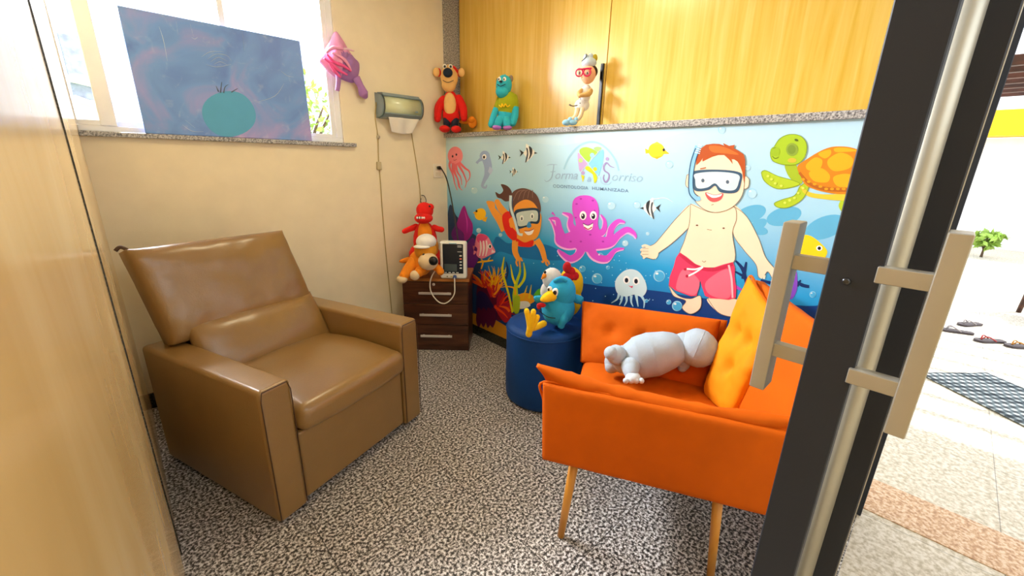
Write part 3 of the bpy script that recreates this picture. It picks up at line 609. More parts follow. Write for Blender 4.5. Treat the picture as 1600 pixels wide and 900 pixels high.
# ------------------------------------------------------------------ orange armchair
AL = math.radians(30)
CH = thing('armchair', 'orange velvet tufted armchair with slim wooden legs', 'armchair', (1.091, .818, 0), AL)
def L(u, w_, z): return (w_, -u, z)
def quad(a, b_, c, d, bow=None): return bil(L(*a), L(*b_), L(*c), L(*d), bow)
def wr_(amp, dirv): return lambda s, t: Vector(dirv)*amp*(1-s*s)*(1-t*t)
obj('seat', pad(quad((-.03, .13, .42), (.70, .13, .42), (.64, .68, .42), (-.03, .84, .42)), 26, 26, .055, 5, tufts=((-.2, -.2), (.4, -.2), (-.2, .5), (.4, .5)), tr=.05, tdep=.012, wr=.004), M_velvet, CH, True)
# near arm: outer shell + inner padded flap; far arm the same
def sag(s, t): return Vector((0, 0, -.035*(1-s*s)*(t+1)/2))
sh = obj('armrest', pad(quad((-.09, .015, .375), (.76, .015, .345), (.80, .04, .665), (-.115, .075, .675)), 30, 16, .036, 6, edge=.55, wr=.003), M_velvet, CH, True)
obj('arm_cushion', pad(quad((-.0, .18, .45), (.66, .18, .45), (.76, .045, .71), (-.15, .095, .735), sag), 34, 18, .042, 4, edge=.2, wr=.010, ws=13, tufts=((-.3, .0), (.3, .0)), tdep=.02), M_velvet, sh, True)
sh2 = obj('armrest', pad(quad((-.06, .93, .36), (.66, .76, .36), (.66, .815, .76), (-.085, 1.035, .705)), 30, 16, .028, 6, edge=.55), M_velvet, CH, True)
obj('arm_cushion', pad(quad((-.04, .76, .44), (.58, .66, .44), (.62, .765, .775), (-.075, .985, .722)), 44, 30, .038, 5, edge=.25, wr=.006, ws=8, tufts=((-.5, .15), (.0, .15), (.5, .15)), tdep=.03, tr=.035), M_velvet, sh2, True)
bs = obj('backrest', pad(quad((.70, .03, .36), (.63, .70, .36), (.745, .735, 1.0), (.80, .06, 1.0)), 34, 26, .030, 6, edge=.5, wr=.004), M_velvet, CH, True)
bmc = quad((.65, .38, .47), (.575, .60, .45), (.695, .715, 1.02), (.75, .36, .92))
obj('back_cushion', pad(bmc, 44, 40, .050, 3.5, edge=.12, wr=.012, ws=8, tufts=((-.1, -.25), (.25, .3), (-.35, .35)), tdep=.03, tr=.03), mat('orange_velvet_lit', 'e28c08', .75, spec=.2, sheen=.05, var=.08, vscale=6, bump=.05, bscale=40), bs, True)  # lit copy of the orange velvet, brightness painted into its colour
def edge_pipe(par, fn, path, r=.005):
    b = bmesh.new(); tube(b, [fn(s, t) for s, t in path], r, 8, 6); obj('piping', b, M_velvet, par, True)
rim = [(-1, -1), (-.5, -1), (0, -1), (.5, -1), (1, -1), (1, -.5), (1, 0), (1, .5), (1, 1), (.5, 1), (0, 1), (-.5, 1), (-1, 1), (-1, .5), (-1, 0), (-1, -.5), (-1, -1)]
edge_pipe(bs, bmc, rim, .006)
edge_pipe(sh, quad((-.09, .015, .375), (.76, .015, .345), (.80, .04, .665), (-.115, .075, .675)), rim[8:], .006)
obj('seat_frame', (lambda b: (box(b, (.06, -.64, .345), (.68, -.03, .375), .01, 2)) and b)(bmesh.new()), M_black, CH)
for (u_, w_, du, dw) in ((.03, .05, -.03, -.035), (.56, .05, .02, -.035), (.03, .90, -.03, .02), (.58, .66, .02, .01)):
    b = bmesh.new(); top = Vector(L(u_, w_, .36)); bt = Vector(L(u_+du, w_+dw, 0))
    tube(b, [top, bt], [.0195, .014], 12, 0); obj('leg', b, M_legw, CH, True)

# ------------------------------------------------------------------ picture leaning on the sill
MP = bpy.data.materials.new('painted_sea'); MP.use_nodes = True; nt = MP.node_tree; b = nt.nodes['Principled BSDF']
tc = nt.nodes.new('ShaderNodeTexCoord'); n1 = nt.nodes.new('ShaderNodeTexNoise'); n1.inputs['Scale'].default_value = 3.4; n1.inputs['Detail'].default_value = 8; n1.inputs['Distortion'].default_value = 1.0
nt.links.new(tc.outputs['Object'], n1.inputs['Vector'])
r1 = ramp(nt, n1.outputs[0], [(.30, '5c80cc'), (.46, '6c98dc'), (.58, '8c98d8'), (.68, 'a89cd8')]); x = r1.color_ramp.elements.new(.75); x.color = lin('ccb8e0')  # sea colours lightened to carry the window's pale glare
n2 = nt.nodes.new('ShaderNodeTexNoise'); n2.inputs['Scale'].default_value = 9; n2.inputs['Detail'].default_value = 9; n2.inputs['Distortion'].default_value = 2.5; nt.links.new(tc.outputs['Object'], n2.inputs['Vector'])
r2 = ramp(nt, n2.outputs[0], [(.60, '000000'), (.8, '8c8c8c')]); mx = nt.nodes.new('ShaderNodeMix'); mx.data_type = 'RGBA'
nt.links.new(r2.outputs[0], mx.inputs[0]); nt.links.new(r1.outputs[0], mx.inputs[6]); mx.inputs[7].default_value = lin('d0dcec'); nt.links.new(mx.outputs[2], b.inputs['Base Color']); b.inputs['Roughness'].default_value = .4
PT = obj('painting', bx((0, -.012, 0), (.862, .008, .605), .002, 1), MP); PT.location = (.192, YB-.022, 1.611); PT.rotation_euler = (math.radians(-2.2), 0, 0)
tag(PT, 'unframed blue and violet sea painting with a teal disc leaning against the window', 'painting')
def pl(x, y): p = at(x, y, 'Y', YB-.035); return (p.x-.192, -.0135, p.z-1.611)
b = bmesh.new(); vs = []
for k in range(36):
    a = 2*PI*k/36; q = pl(358+42*math.cos(a)+math.sin(3*a)*1.5, 178+36*math.sin(a)); vs.append(b.verts.new(q))
b.faces.new(vs); ff = bmesh.ops.extrude_face_region(b, geom=list(b.faces)); bmesh.ops.translate(b, verts=[v for v in ff['geom'] if isinstance(v, bmesh.types.BMVert)], vec=(0, .0016, 0))
obj('teal_disc', b, mat('teal_paint', '4ca0cc', .4), PT)
b = bmesh.new(); rr = random.Random(5)
for q in ([(325, 92), (338, 84), (355, 86), (363, 95)], [(330, 96), (342, 89), (356, 95)], [(322, 100), (340, 104), (362, 100)], [(316, 88), (330, 80), (350, 80)], [(335, 100), (345, 96), (356, 101)],
          [(249, 40), (256, 62), (262, 95)], [(276, 32), (279, 52)], [(298, 36), (303, 56)], [(380, 48), (383, 78)], [(285, 195), (300, 205), (318, 206)], [(290, 188), (305, 200)], [(440, 110), (450, 118), (460, 120)], [(300, 57), (305, 60), (310, 57)], [(400, 160), (430, 150), (445, 130)]):
    b = bmesh.new(); tube(b, [pl(x_, y_) for x_, y_ in q], [.0004, .0014, .0004], 5, 4)
    obj('brushstroke', b, mat('white_brushstroke', 'b8cce4', .5), PT)
b = bmesh.new()
for q in ([(345, 145), (347, 128)], [(350, 145), (352, 136), (357, 132)], [(342, 143), (338, 134)], [(362, 144), (372, 138)]): tube(b, [pl(x_, y_) for x_, y_ in q], [.0035, .001], 6, 3)
obj('reeds', b, mat('slate_brushstroke', '5a6c88', .5), PT)

# ------------------------------------------------------------------ paper towel dispenser
D = thing('paper_towel_dispenser', 'grey green translucent paper towel dispenser mounted on the cream wall', 'dispenser', (1.545, YB, 1.80))
def prof(bm, pts, x0, x1):
    a = [bm.verts.new((x0, y, z)) for y, z in pts]; c = [bm.verts.new((x1, y, z)) for y, z in pts]; n = len(pts)
    bm.faces.new(a); bm.faces.new(c[::-1])
    for i in range(n): bm.faces.new((a[i], c[i], c[(i+1) % n], a[(i+1) % n]))
    return bm
arc = [(-.062-.055*math.sin(t*PI/10)*1.0, .085+.075*math.cos(t*PI/10)) for t in range(0, 11)]
M_disp = mat('smoke_green_plastic', 'b0c0bc', .2, coat=.5, spec=.6); M_dispd = mat('slate_plastic', '7c929c', .3, coat=.3)
obj('side_cap', prof(bmesh.new(), [(0, .0), (0, .175)]+arc, 0, .022), M_dispd, D, wn=True); obj('side_cap', prof(bmesh.new(), [(0, .0), (0, .175)]+arc, .325, .345), M_dispd, D, wn=True)
sc = [(y*.97, .086+(z-.086)*.95) for y, z in [(0, .0), (0, .175)]+arc]
obj('cover', prof(bmesh.new(), sc, .022, .325), mat('pale_green_plastic', 'ccd4b0', .18, coat=.5), D, wn=True)
obj('top_rim', prof(bmesh.new(), [(0, .162), (0, .179), (-.075, .172), (-.10, .152), (-.095, .146), (-.07, .158)], .02, .327), M_dispd, D)
obj('lower_rim', prof(bmesh.new(), [(0, -.004), (0, .014), (-.07, .022), (-.105, .035), (-.112, .028), (-.075, .004)], .02, .327), M_dispd, D)
b = bmesh.new(); box(b, (.265, -.121, .05), (.29, -.117, .062), .001, 1); obj('latch', b, M_dispd, D)
tw = pad(lambda s, t: (.175+s*(.125-.02*(1-t)), -.085-.02*t+.008*math.sin(s*5), -.045+t*.05-.012*(1-s*s)*(1-t)*.5), 20, 10, .0012, 4)
o = obj('paper_towel', tw, mat('white_paper', 'f0ece2', .8), None, True); o.location = (1.545, YB, 1.80); tag(o, 'loose white paper towel end hanging under the dispenser', 'paper towel')

# ------------------------------------------------------------------ pink fabric toy hanging by the window
b = bmesh.new(); O = [(527, 48), (538, 62), (547, 78), (556, 90), (563, 98), (563, 112), (558, 127), (549, 127), (538, 123), (526, 118), (515, 109), (507, 100), (502, 92), (509, 82), (514, 71), (521, 58)]
def pw(x, y, dd=0): p = at(x, y, 'Y', YB-.05); p.y = YB-.03-dd; return p
c0 = (533, 92); n = 64; rings = []; OO = cr([(x, y, 0) for x, y in O], 4, True); n = len(OO)
for k in range(9):
    t = k/8; rg = []
    for i, o_ in enumerate(OO):
        x = c0[0]+(o_[0]-c0[0])*t; y = c0[1]+(o_[1]-c0[1])*t; fold = .022*abs(math.sin(x*.21+y*.16+math.sin(y*.1)))*math.sin(PI*min(1, t*1.1))
        rg.append(b.verts.new(pw(x, y, .035*(1-t**2)+fold)))
    rings.append(rg)
for r_, q_ in zip(rings, rings[1:]):
    for i in range(n): b.faces.new((r_[i], r_[(i+1) % n], q_[(i+1) % n], q_[i]))
bmesh.ops.remove_doubles(b, verts=rings[0], dist=1e-5)
b.faces.ensure_lookup_table(); ge = bmesh.ops.extrude_edge_only(b, edges=[e for e in b.edges if len(e.link_faces) == 1])
for v in ge['geom']:
    if isinstance(v, bmesh.types.BMVert): v.co.y = YB-.004
M_pk = mat('pink_fabric', 'e8a0c8', .7, sheen=.3, var=.12, vscale=14); M_pp = mat('mauve_fabric', 'a878b8', .7, sheen=.3); M_hp = mat('hot_pink_fabric', 'ee5aa0', .7)
for f in b.faces:
    c = f.calc_center_median(); e1 = pw(536, 84); e2 = pw(556, 126); f.material_index = 1 if (c.x > e1.x-.02 and c.z < e1.z+.01) else 0
T = obj('fabric_toy', b, [M_pk, M_pp], None, True); tag(T, 'crumpled pink and mauve fabric toy hanging beside the window frame', 'toy')
b = bmesh.new(); tube(b, [pw(556, 122, .02), pw(562, 134, .03), pw(568, 146, .02), pw(573, 153, .015)], [.03, .022, .034, .012], 12); obj('tail', b, M_pp, T, True)
b = bmesh.new(); tube(b, [pw(527, 112, .02), pw(528, 125, .03), pw(527, 142, .02)], [.022, .016, .014], 10); obj('tail', b, M_pp, T, True)
for q in ([(507, 84), (518, 76), (534, 78)], [(504, 92), (514, 100), (526, 110), (540, 118)], [(508, 86), (520, 98), (534, 104), (546, 112)], [(516, 84), (530, 90), (540, 100), (546, 112)], [(512, 100), (520, 112), (530, 122)]):
    b = bmesh.new(); tube(b, [pw(x, y, .05) for x, y in q], [.006, .012, .006], 8); obj('fold', b, M_hp if q[0][1] > 85 else M_pk, T, True)
b = bmesh.new(); tube(b, [pw(524, 82, .03), pw(538, 77, .035), pw(552, 80, .03)], [.004, .008, .004], 8); obj('fold', b, mat('pale_pink_fabric', 'f0c8dc', .7), T, True)

# ------------------------------------------------------------------ cords and socket on the window wall
M_cord = mat('beige_cord', 'b09a5c', .5); M_wcord = mat('white_cord', 'e8e4d8', .4)
def wl(x, y, d=.006): p = at(x, y, 'Y', YB); p.y = YB-d; return p
b = bmesh.new(); tube(b, [wl(586, 160, .02), wl(586, 185), wl(590, 215), wl(591, 250), wl(594, 285), wl(597, 330), wl(603, 400), wl(609, 460), wl(612, 492)], .0035, 8)
o = obj('power_cord', b, M_cord); tag(o, 'long beige cord from the dispenser down the wall to behind the recliner', 'cord')
b = bmesh.new(); ell(b, wl(590, 214, .012), .014, sub=2); obj('round_switch', b, mat('switch_grey', 'b4aa94', .4), o)
b = bmesh.new(); p = wl(591, 259, .012); box(b, (p.x-.018, p.y-.012, p.z-.03), (p.x+.018, p.y+.010, p.z+.03), .005, 2); obj('inline_switch', b, mat('switch_beige', 'c8b890', .4), o, wn=True)
b = bmesh.new(); tube(b, [wl(640, 200, .02), wl(645, 225), wl(650, 255), wl(655, 290), wl(656, 305), wl(659, 330), wl(666, 350, .02)], .0035, 8)
o = obj('power_cord', b, M_cord); tag(o, 'short yellowish cord with a black hook hanging from the dispenser to the red plush dinosaur', 'cord')
b = bmesh.new(); q = [wl(657, 310, .01), wl(655, 315, .02), wl(659, 317, .03), wl(663, 314, .03), wl(661, 306, .02), wl(657, 305, .012)]; tube(b, q, .003, 8); ell(b, wl(659, 317, .03), (.018, .01, .009), sub=2)
obj('hook', b, M_black, o)
sk = thing('wall_socket', 'white wall socket with a black plug beside the mural', 'socket', (2.075, YB, 1.36))
obj('cover_plate', bx((-.045, -.009, 0), (.045, 0, .115), .004, 2), mat('socket_white', 'f0e8d4', .4), sk, wn=True)
b = bmesh.new(); box(b, (-.026, -.012, .015), (.026, -.009, .045), .001, 1); box(b, (-.026, -.012, .065), (.026, -.009, .10), .001, 1); obj('socket_insert', b, mat('socket_insert', 'e0d6bc', .4), sk)
b = bmesh.new(); tube(b, [(2.070, YB-.013, 1.443), (2.075, YB-.04, 1.443)], [.013, .015], 12, 0)
tube(b, [Vector((2.075, YB-.04, 1.443)), dep(690, 264, 3.55), dep(698, 280, 3.48), dep(705, 310, 3.46), dep(711, 345, 3.44), dep(716, 378, 3.40), dep(718, 410, 3.33)], .0055, 8)
o = obj('power_cord', b, M_black); tag(o, 'black power cord curving from the wall socket down behind the white monitor', 'cord')
# ------------------------------------------------------------------ plush toys
class Toy:
    """local frame seen from the front: sketch grid (gx, gy) with a base point and a scale; depth y towards the back"""
    def __init__(s, name, label, cat, loc, rz, ox, oy, k, group=None):
        s.e = thing(name, label, cat, loc, rz, group); s.o = (ox, oy); s.k = k
    def p(s, x, y, d=0): return ((x-s.o[0])/s.k, d, (s.o[1]-y)/s.k)
    def ell(s, name, specs, m_, parent=None, sub=3, nz=.003, label=None):
        b = bmesh.new()
        for q in specs:
            x, y, d, rx, ry, rd = q[:6]; rot = math.radians(q[6]) if len(q) > 6 else 0
            ell(b, s.p(x, y, d), (rx/s.k, rd/s.k, ry/s.k), (0, rot, 0), sub, nz, 14)
        return obj(name, b, m_, parent or s.e, True, label=label)
    def tube(s, name, pts, rad, m_, parent=None, sides=12, label=None, flat=1):
        b = bmesh.new(); P = [s.p(*q) for q in pts]; rr_ = [r_/s.k for r_ in (rad if isinstance(rad, (list, tuple)) else [rad])]
        n = len(P); rr_ = rr_ if len(rr_) > 1 else rr_*2
        P = [tuple(v) for v in cr(P, 8)] if n > 2 else P
        # rounded ends
        tube(b, P, rr_, sides, 0, flat=flat)
        ell(b, P[0], rr_[0]*.98, sub=2); ell(b, P[-1], rr_[-1]*.98, sub=2)
        o = obj(name, b, m_, parent or s.e, True, label=label); return o
def plush(name, c, **k): return mat('plush_'+name, c, .9, sheen=.35, bump=.25, bscale=220, var=.06, vscale=20, **k)
F_red = plush('red', 'e0180e'); F_cream = plush('cream', 'f0c078'); F_blk = mat('bead_black', '0c0c12', .3); F_navy = plush('navy', '16243a'); F_org = plush('orange', 'ee8a10')
F_teal = plush('turquoise', '2cb4cc'); F_olive = plush('olive_green', 'a0a80c'); F_white = plush('white', 'eceae6'); F_skin = plush('peach', 'f2b890'); F_lb = plush('pale_blue', '8cc0e0')
F_yel = plush('yellow', 'f8c808'); F_tan = plush('ochre', 'd8901c'); F_mag = mat('magenta_plastic', 'd81c58', .3); F_grey = plush('pale_grey', 'a6b6c4'); F_dred = plush('crimson', 'b40a18'); F_sky = plush('sky_blue', '22a4d4'); F_eye = mat('eye_white', 'f6f6f2', .3)
F_lil = plush('lilac', 'b070c8')
ZL = 1.722
# red long-armed plush bear (generic)
t = Toy('plush_toy', 'red plush animal with cream belly and big dark nose on the ledge by the corner', 'plush toy', (2.145, 3.01, ZL+.002), math.radians(-45), 140, 795, 1010)
bd = t.ell('body', [(140, 590, 0, 70, 120, 52), (140, 660, 0, 72, 70, 55)], F_red); t.ell('belly', [(138, 580, -.035, 50, 92, 30)], F_cream, bd)
hd = t.ell('head', [(132, 370, 0, 70, 92, 60), (128, 430, -.02, 58, 56, 48)], F_cream); t.ell('crown', [(138, 335, .012, 66, 58, 56)], F_red, hd)
t.ell('nose', [(133, 352, -.07, 38, 34, 24)], F_navy, hd)
for x in (103, 150): o = t.ell('eye', [(x, 300, -.035, 18, 18, 12)], F_eye, hd, 2, 0); t.ell('pupil', [(x+2, 303, -.048, 9, 10, 6)], F_blk, o, 2, 0)
t.tube('mouth', [(90, 405, -.062), (130, 422, -.074), (175, 405, -.062)], 2.5, F_blk, hd, 6)
for x in (28, 230): o = t.ell('ear', [(x, 335, 0, 27, 34, 18)], F_cream, hd); t.ell('ear_back', [(x+(14 if x < 100 else -14), 335, .012, 22, 32, 16)], F_red, o)
t.tube('arm', [(80, 540, 0), (40, 600, -.01), (32, 690, -.03)], [34, 34, 28], F_red); t.tube('arm', [(205, 530, 0), (240, 600, -.01), (250, 680, -.03)], [34, 34, 28], F_red)
for x, f in ((108, 95), (172, 188)):
    l = t.tube('leg', [(x, 690, -.01), (x-2, 740, -.03)], [34, 28], F_navy); t.ell('foot', [(f, 768, -.055, 44, 28, 60)], F_red, l)
t.tube('tail', [(215, 700, .03), (270, 705, .02), (312, 690, .0)], [16, 18, 30], F_org)
t.ell('tail_tip', [(318, 710, .0, 36, 44, 14)], F_org)
# turquoise plush
t = Toy('plush_toy', 'turquoise plush animal in an olive green shirt, sitting on the granite ledge', 'plush toy', (2.19, 2.41, ZL+.002), math.radians(-50), 610, 765, 1180)
bd = t.ell('body', [(625, 610, 0, 74, 110, 60), (610, 700, -.01, 84, 60, 62)], F_teal); t.ell('shirt', [(640, 545, .0, 92, 96, 66), (628, 595, 0, 80, 70, 64)], F_olive, bd)
t.tube('shirt_print', [(575, 570, -.060), (595, 585, -.066), (600, 560, -.066), (615, 582, -.068), (630, 562, -.068), (645, 582, -.068), (665, 570, -.06)], 5, F_yel, bd, 6)
hd = t.ell('head', [(605, 410, -.015, 68, 82, 62), (595, 460, -.03, 56, 56, 52)], F_teal); t.tube('tuft', [(600, 345, -.0), (612, 325, .0)], [14, 5], F_teal, hd)
for x in (575, 618): o = t.ell('eye', [(x, 372, -.065, 15, 17, 9)], F_eye, hd, 2, 0); t.ell('pupil', [(x-3, 374, -.073, 6, 7, 4)], F_blk, o, 2, 0)
t.ell('nose', [(590, 393, -.078, 15, 9, 9)], F_navy, hd, 2, 0); t.tube('mouth', [(560, 415, -.07), (590, 428, -.082), (625, 412, -.07)], 3.5, F_navy, hd, 6)
o = t.ell('ear', [(662, 355, .0, 18, 28, 14)], plush('warm_grey', '8a7c6c'), hd); t.ell('ear', [(545, 372, .0, 9, 20, 10)], plush('warm_grey', '8a7c6c'), hd)
t.tube('sleeve', [(570, 510, 0), (545, 580, -.015)], [28, 24], F_olive); t.tube('sleeve', [(690, 500, 0), (708, 570, -.015)], [32, 28], F_olive)
a = t.tube('arm', [(540, 595, -.015), (520, 660, -.03), (505, 720, -.04)], [26, 28, 30], F_teal)
a = t.tube('arm', [(708, 580, -.015), (705, 650, -.03), (690, 705, -.04)], [28, 32, 32], F_teal)
for x, fx in ((575, 560), (640, 650)):
    l = t.tube('leg', [(x, 680, -.02), (x, 700, -.06), (fx, 735, -.07)], [36, 36, 30], F_teal); t.ell('foot', [(fx, 748, -.075, 40, 20, 34)], F_lil, l)
# doll
t = Toy('doll', 'rag doll in a white coat with magenta glasses, leaning by the black pull strip', 'doll', (2.19, 1.735, ZL+.002), math.radians(-60), 1215, 720, 1480)
co_ = t.ell('coat', [(1270, 460, 0, 50, 80, 36), (1250, 540, -.0, 66, 56, 44), (1285, 400, 0, 36, 30, 26)], F_white)
b = bmesh.new()
hd = t.ell('head', [(1290, 295, -.01, 66, 76, 58)], F_skin); t.ell('hair', [(1300, 265, .012, 68, 60, 58)], plush('dark_hair', '3a2418'), hd)
cp = t.ell('cap', [(1290, 195, .0, 66, 44, 56), (1260, 160, -.01, 22, 34, 18), (1300, 150, 0, 26, 32, 20)], plush('grey_blue_cap', 'c4d4e4')); t.ell('yellow_bow', [(1338, 160, .0, 24, 34, 16)], plush('mustard', 'b4a020'), cp)
t.tube('cap_print', [(1235, 195, -.05), (1270, 165, -.052), (1262, 130, -.02)], 4, F_navy, cp, 6)
for x in (1222, 1290):
    o = t.ell('eye', [(x, 290, -.055, 15, 19, 7)], F_eye, hd, 2, 0); t.ell('pupil', [(x+2, 292, -.062, 7, 9, 4)], F_blk, o, 2, 0)
    b = bmesh.new(); P = [t.p(x+math.cos(k*PI/4)*31, 288+math.sin(k*PI/4)*30, -.062) for k in range(9)]; tube(b, P, 7/t.k, 6, 3); obj('glasses', b, F_mag, hd, True)
t.tube('glasses_bridge', [(1205, 265, -.064), (1255, 262, -.066), (1320, 258, -.06)], 8, F_mag, hd, 6)
t.ell('nose', [(1245, 325, -.06, 8, 8, 8)], F_skin, hd, 2, 0)
t.tube('arm', [(1320, 425, -.01), (1310, 455, -.04), (1240, 470, -.055)], [24, 24, 16], plush('beige', 'd0a868')); t.tube('arm', [(1240, 420, -.01), (1225, 450, -.04), (1235, 478, -.05)], [20, 18, 14], plush('beige', 'd0a868'))
t.tube('instrument', [(1150, 545, -.05), (1180, 555, -.05), (1215, 548, -.04)], [8, 5, 5], plush('olive_grey', '7c7458'))
for x, fx, fy in ((1205, 1135, 697), (1250, 1190, 695)):
    l = t.tube('leg', [(x+10, 580, -.02), (x, 640, -.04), (fx+25, 680, -.05)], [22, 19, 18], plush('cream_leg', 'ecd8b4')); t.ell('boot', [(fx, fy-2, -.055, 42, 26, 24), (fx+30, fy-28, -.05, 24, 24, 22)], F_lb, l)
bm = bmesh.new(); 
for k, (x, y) in enumerate(((1300, 480), (1302, 515), (1300, 550))):
    t.ell('coat_button', [(x-60, y-20, -.040, 5, 5, 4)], F_navy, co_, 2, 0)
# red dinosaur on the nightstand (sketch grid of the nightstand view)
t = Toy('plush_toy', 'red plush dinosaur with orange belly behind the ochre plush dog on the nightstand', 'plush toy', (1.765, 2.855, .625), math.radians(-43), 300, 455, 650)
bd = t.ell('body', [(295, 290, 0, 62, 105, 55), (290, 370, 0, 84, 80, 64)], F_red); t.ell('belly', [(300, 260, -.045, 38, 78, 34), (315, 330, -.05, 44, 60, 36)], F_org, bd)
hd = t.ell('head', [(300, 130, -.01, 44, 42, 46), (298, 165, -.05, 46, 28, 50), (330, 112, -.02, 18, 18, 20)], F_red)
t.ell('mouth', [(292, 160, -.112, 24, 9, 10)], F_navy, hd, 2, 0); 
for x in (276, 288, 300, 310): t.ell('tooth', [(x, 158, -.124, 5, 6, 4)], F_eye, hd, 2, 0)
for x in (288, 330): t.ell('eye', [(x, 106, -.05 if x < 300 else -.045, 6, 6, 5)], F_blk, hd, 2, 0)
t.tube('arm', [(250, 215, 0), (215, 228, -.01), (192, 238, -.02)], [17, 14, 13], F_red); t.tube('arm', [(345, 218, 0), (365, 222, -.02), (385, 224, -.03)], [17, 15, 15], F_red)
t.tube('leg', [(240, 400, -.02), (225, 420, -.04), (215, 430, -.07)], [36, 30, 22], F_red); t.tube('leg', [(350, 380, -.02), (365, 410, -.03), (365, 430, -.05)], [34, 28, 22], F_red)
t.tube('tail', [(240, 390, .02), (200, 395, .01), (160, 400, -.0)], [26, 18, 8], F_org)
# ochre dog with white cap
t = Toy('plush_toy', 'ochre plush dog with white cap and large black nose beside the white monitor', 'plush toy', (1.64, 2.70, .625), math.radians(-43), 285, 475, 640)
bd = t.ell('body', [(270, 395, 0, 58, 66, 52)], F_org)
hd = t.ell('head', [(300, 330, -.03, 54, 52, 48)], F_tan); t.ell('muzzle', [(318, 375, -.085, 48, 42, 40)], plush('oatmeal', 'e4cda4'), hd); t.ell('nose', [(348, 365, -.135, 22, 22, 16)], F_blk, hd)
t.ell('cap', [(305, 285, -.035, 48, 36, 46), (290, 305, -.085, 40, 8, 30)], F_white, hd); t.ell('eye', [(300, 340, -.108, 6, 7, 5)], F_blk, hd, 2, 0); t.ell('ear', [(262, 335, -.01, 18, 40, 22)], plush('brown_ear', 'b06c14'), hd)
t.ell('ear', [(345, 318, .01, 14, 34, 20)], plush('brown_ear', 'b06c14'), hd)
l = t.tube('leg', [(245, 380, -.03), (218, 420, -.08), (200, 450, -.12)], [26, 26, 22], F_org); t.ell('paw', [(195, 458, -.13, 26, 20, 20)], plush('oatmeal', 'e4cda4'), l)
l = t.tube('leg', [(290, 410, -.03), (270, 430, -.09)], [26, 24], F_org); t.ell('paw', [(255, 440, -.11, 24, 24, 20)], plush('oatmeal', 'e4cda4'), l)
t.tube('arm', [(330, 400, -.03), (365, 415, -.07), (375, 425, -.09)], [20, 18, 18], F_org)
# blue plush bird with a red comb (generic)
t = Toy('plush_toy', 'blue plush bird with a red comb and yellow feet sitting on the pouf', 'plush toy', (1.85, 1.53, .534), math.radians(-48), 620, 428, 765)
bd = t.ell('body', [(625, 340, 0, 78, 82, 70), (640, 260, 0, 62, 78, 60)], F_sky)
hd = t.ell('head', [(632, 245, -.01, 60, 60, 58)], F_sky); t.ell('comb', [(655, 140, .01, 20, 25, 14), (675, 165, .02, 20, 26, 14), (695, 185, .03, 18, 20, 13), (668, 185, .015, 30, 22, 12)], F_dred, hd)
t.tube('beak', [(590, 262, -.06), (562, 266, -.10), (546, 268, -.125)], [28, 20, 8], F_yel, hd)
o = t.ell('eye', [(608, 243, -.072, 19, 21, 10)], F_eye, hd, 2, 0); t.ell('pupil', [(603, 243, -.084, 9, 11, 5)], F_blk, o, 2, 0)
o = t.ell('eye', [(580, 232, -.060, 12, 14, 8)], F_eye, hd, 2, 0); t.ell('pupil', [(575, 233, -.068, 5, 8, 5)], F_blk, o, 2, 0)
t.ell('wattle', [(545, 300, -.10, 20, 10, 10), (535, 308, -.10, 9, 12, 8)], F_dred, hd, 2); t.tube('brow', [(600, 195, -.05), (625, 182, -.055), (650, 192, -.05)], 8, F_sky, hd)
t.tube('wing', [(655, 330, -.05), (648, 375, -.07), (640, 400, -.075)], [24, 28, 18], F_sky, flat=.7); t.tube('wing', [(700, 290, .02), (722, 300, .03), (728, 308, .03)], [20, 22, 14], F_sky); t.tube('wing', [(560, 290, -.03), (530, 282, -.06), (520, 275, -.07)], [20, 18, 12], F_sky)
t.tube('belly_seam', [(538, 335, -.078), (575, 358, -.088), (610, 362, -.09)], 2, F_navy, bd, 5)
l = t.tube('leg', [(560, 400, -.06), (530, 402, -.11), (500, 400, -.15)], [16, 15, 15], F_yel)
for q in ([(495, 425, -.16), (498, 380, -.165), (482, 312, -.165)], [(498, 400, -.165), (505, 370, -.17), (512, 312, -.17)], [(500, 400, -.165), (515, 375, -.165), (530, 340, -.16)]): t.tube('toe', q, [15, 14, 12], F_yel, l)
# yellow and white plush behind the bird
t = Toy('plush_toy', 'white plush with a yellow back leaning behind the blue bird on the pouf', 'plush toy', (2.01, 1.59, .534), math.radians(-48), 700, 372, 700)
t.ell('back', [(715, 215, .0, 56, 82, 30), (712, 290, 0, 58, 78, 34)], F_yel); hd = t.ell('head', [(630, 185, -.02, 44, 50, 30), (615, 250, 0, 34, 50, 26), (650, 290, 0, 46, 76, 28)], F_white)
t.ell('eye', [(598, 152, -.05, 6, 7, 5)], F_blk, hd, 2, 0); t.tube('beak', [(596, 170, -.045), (586, 180, -.06)], [11, 4], F_org, hd)
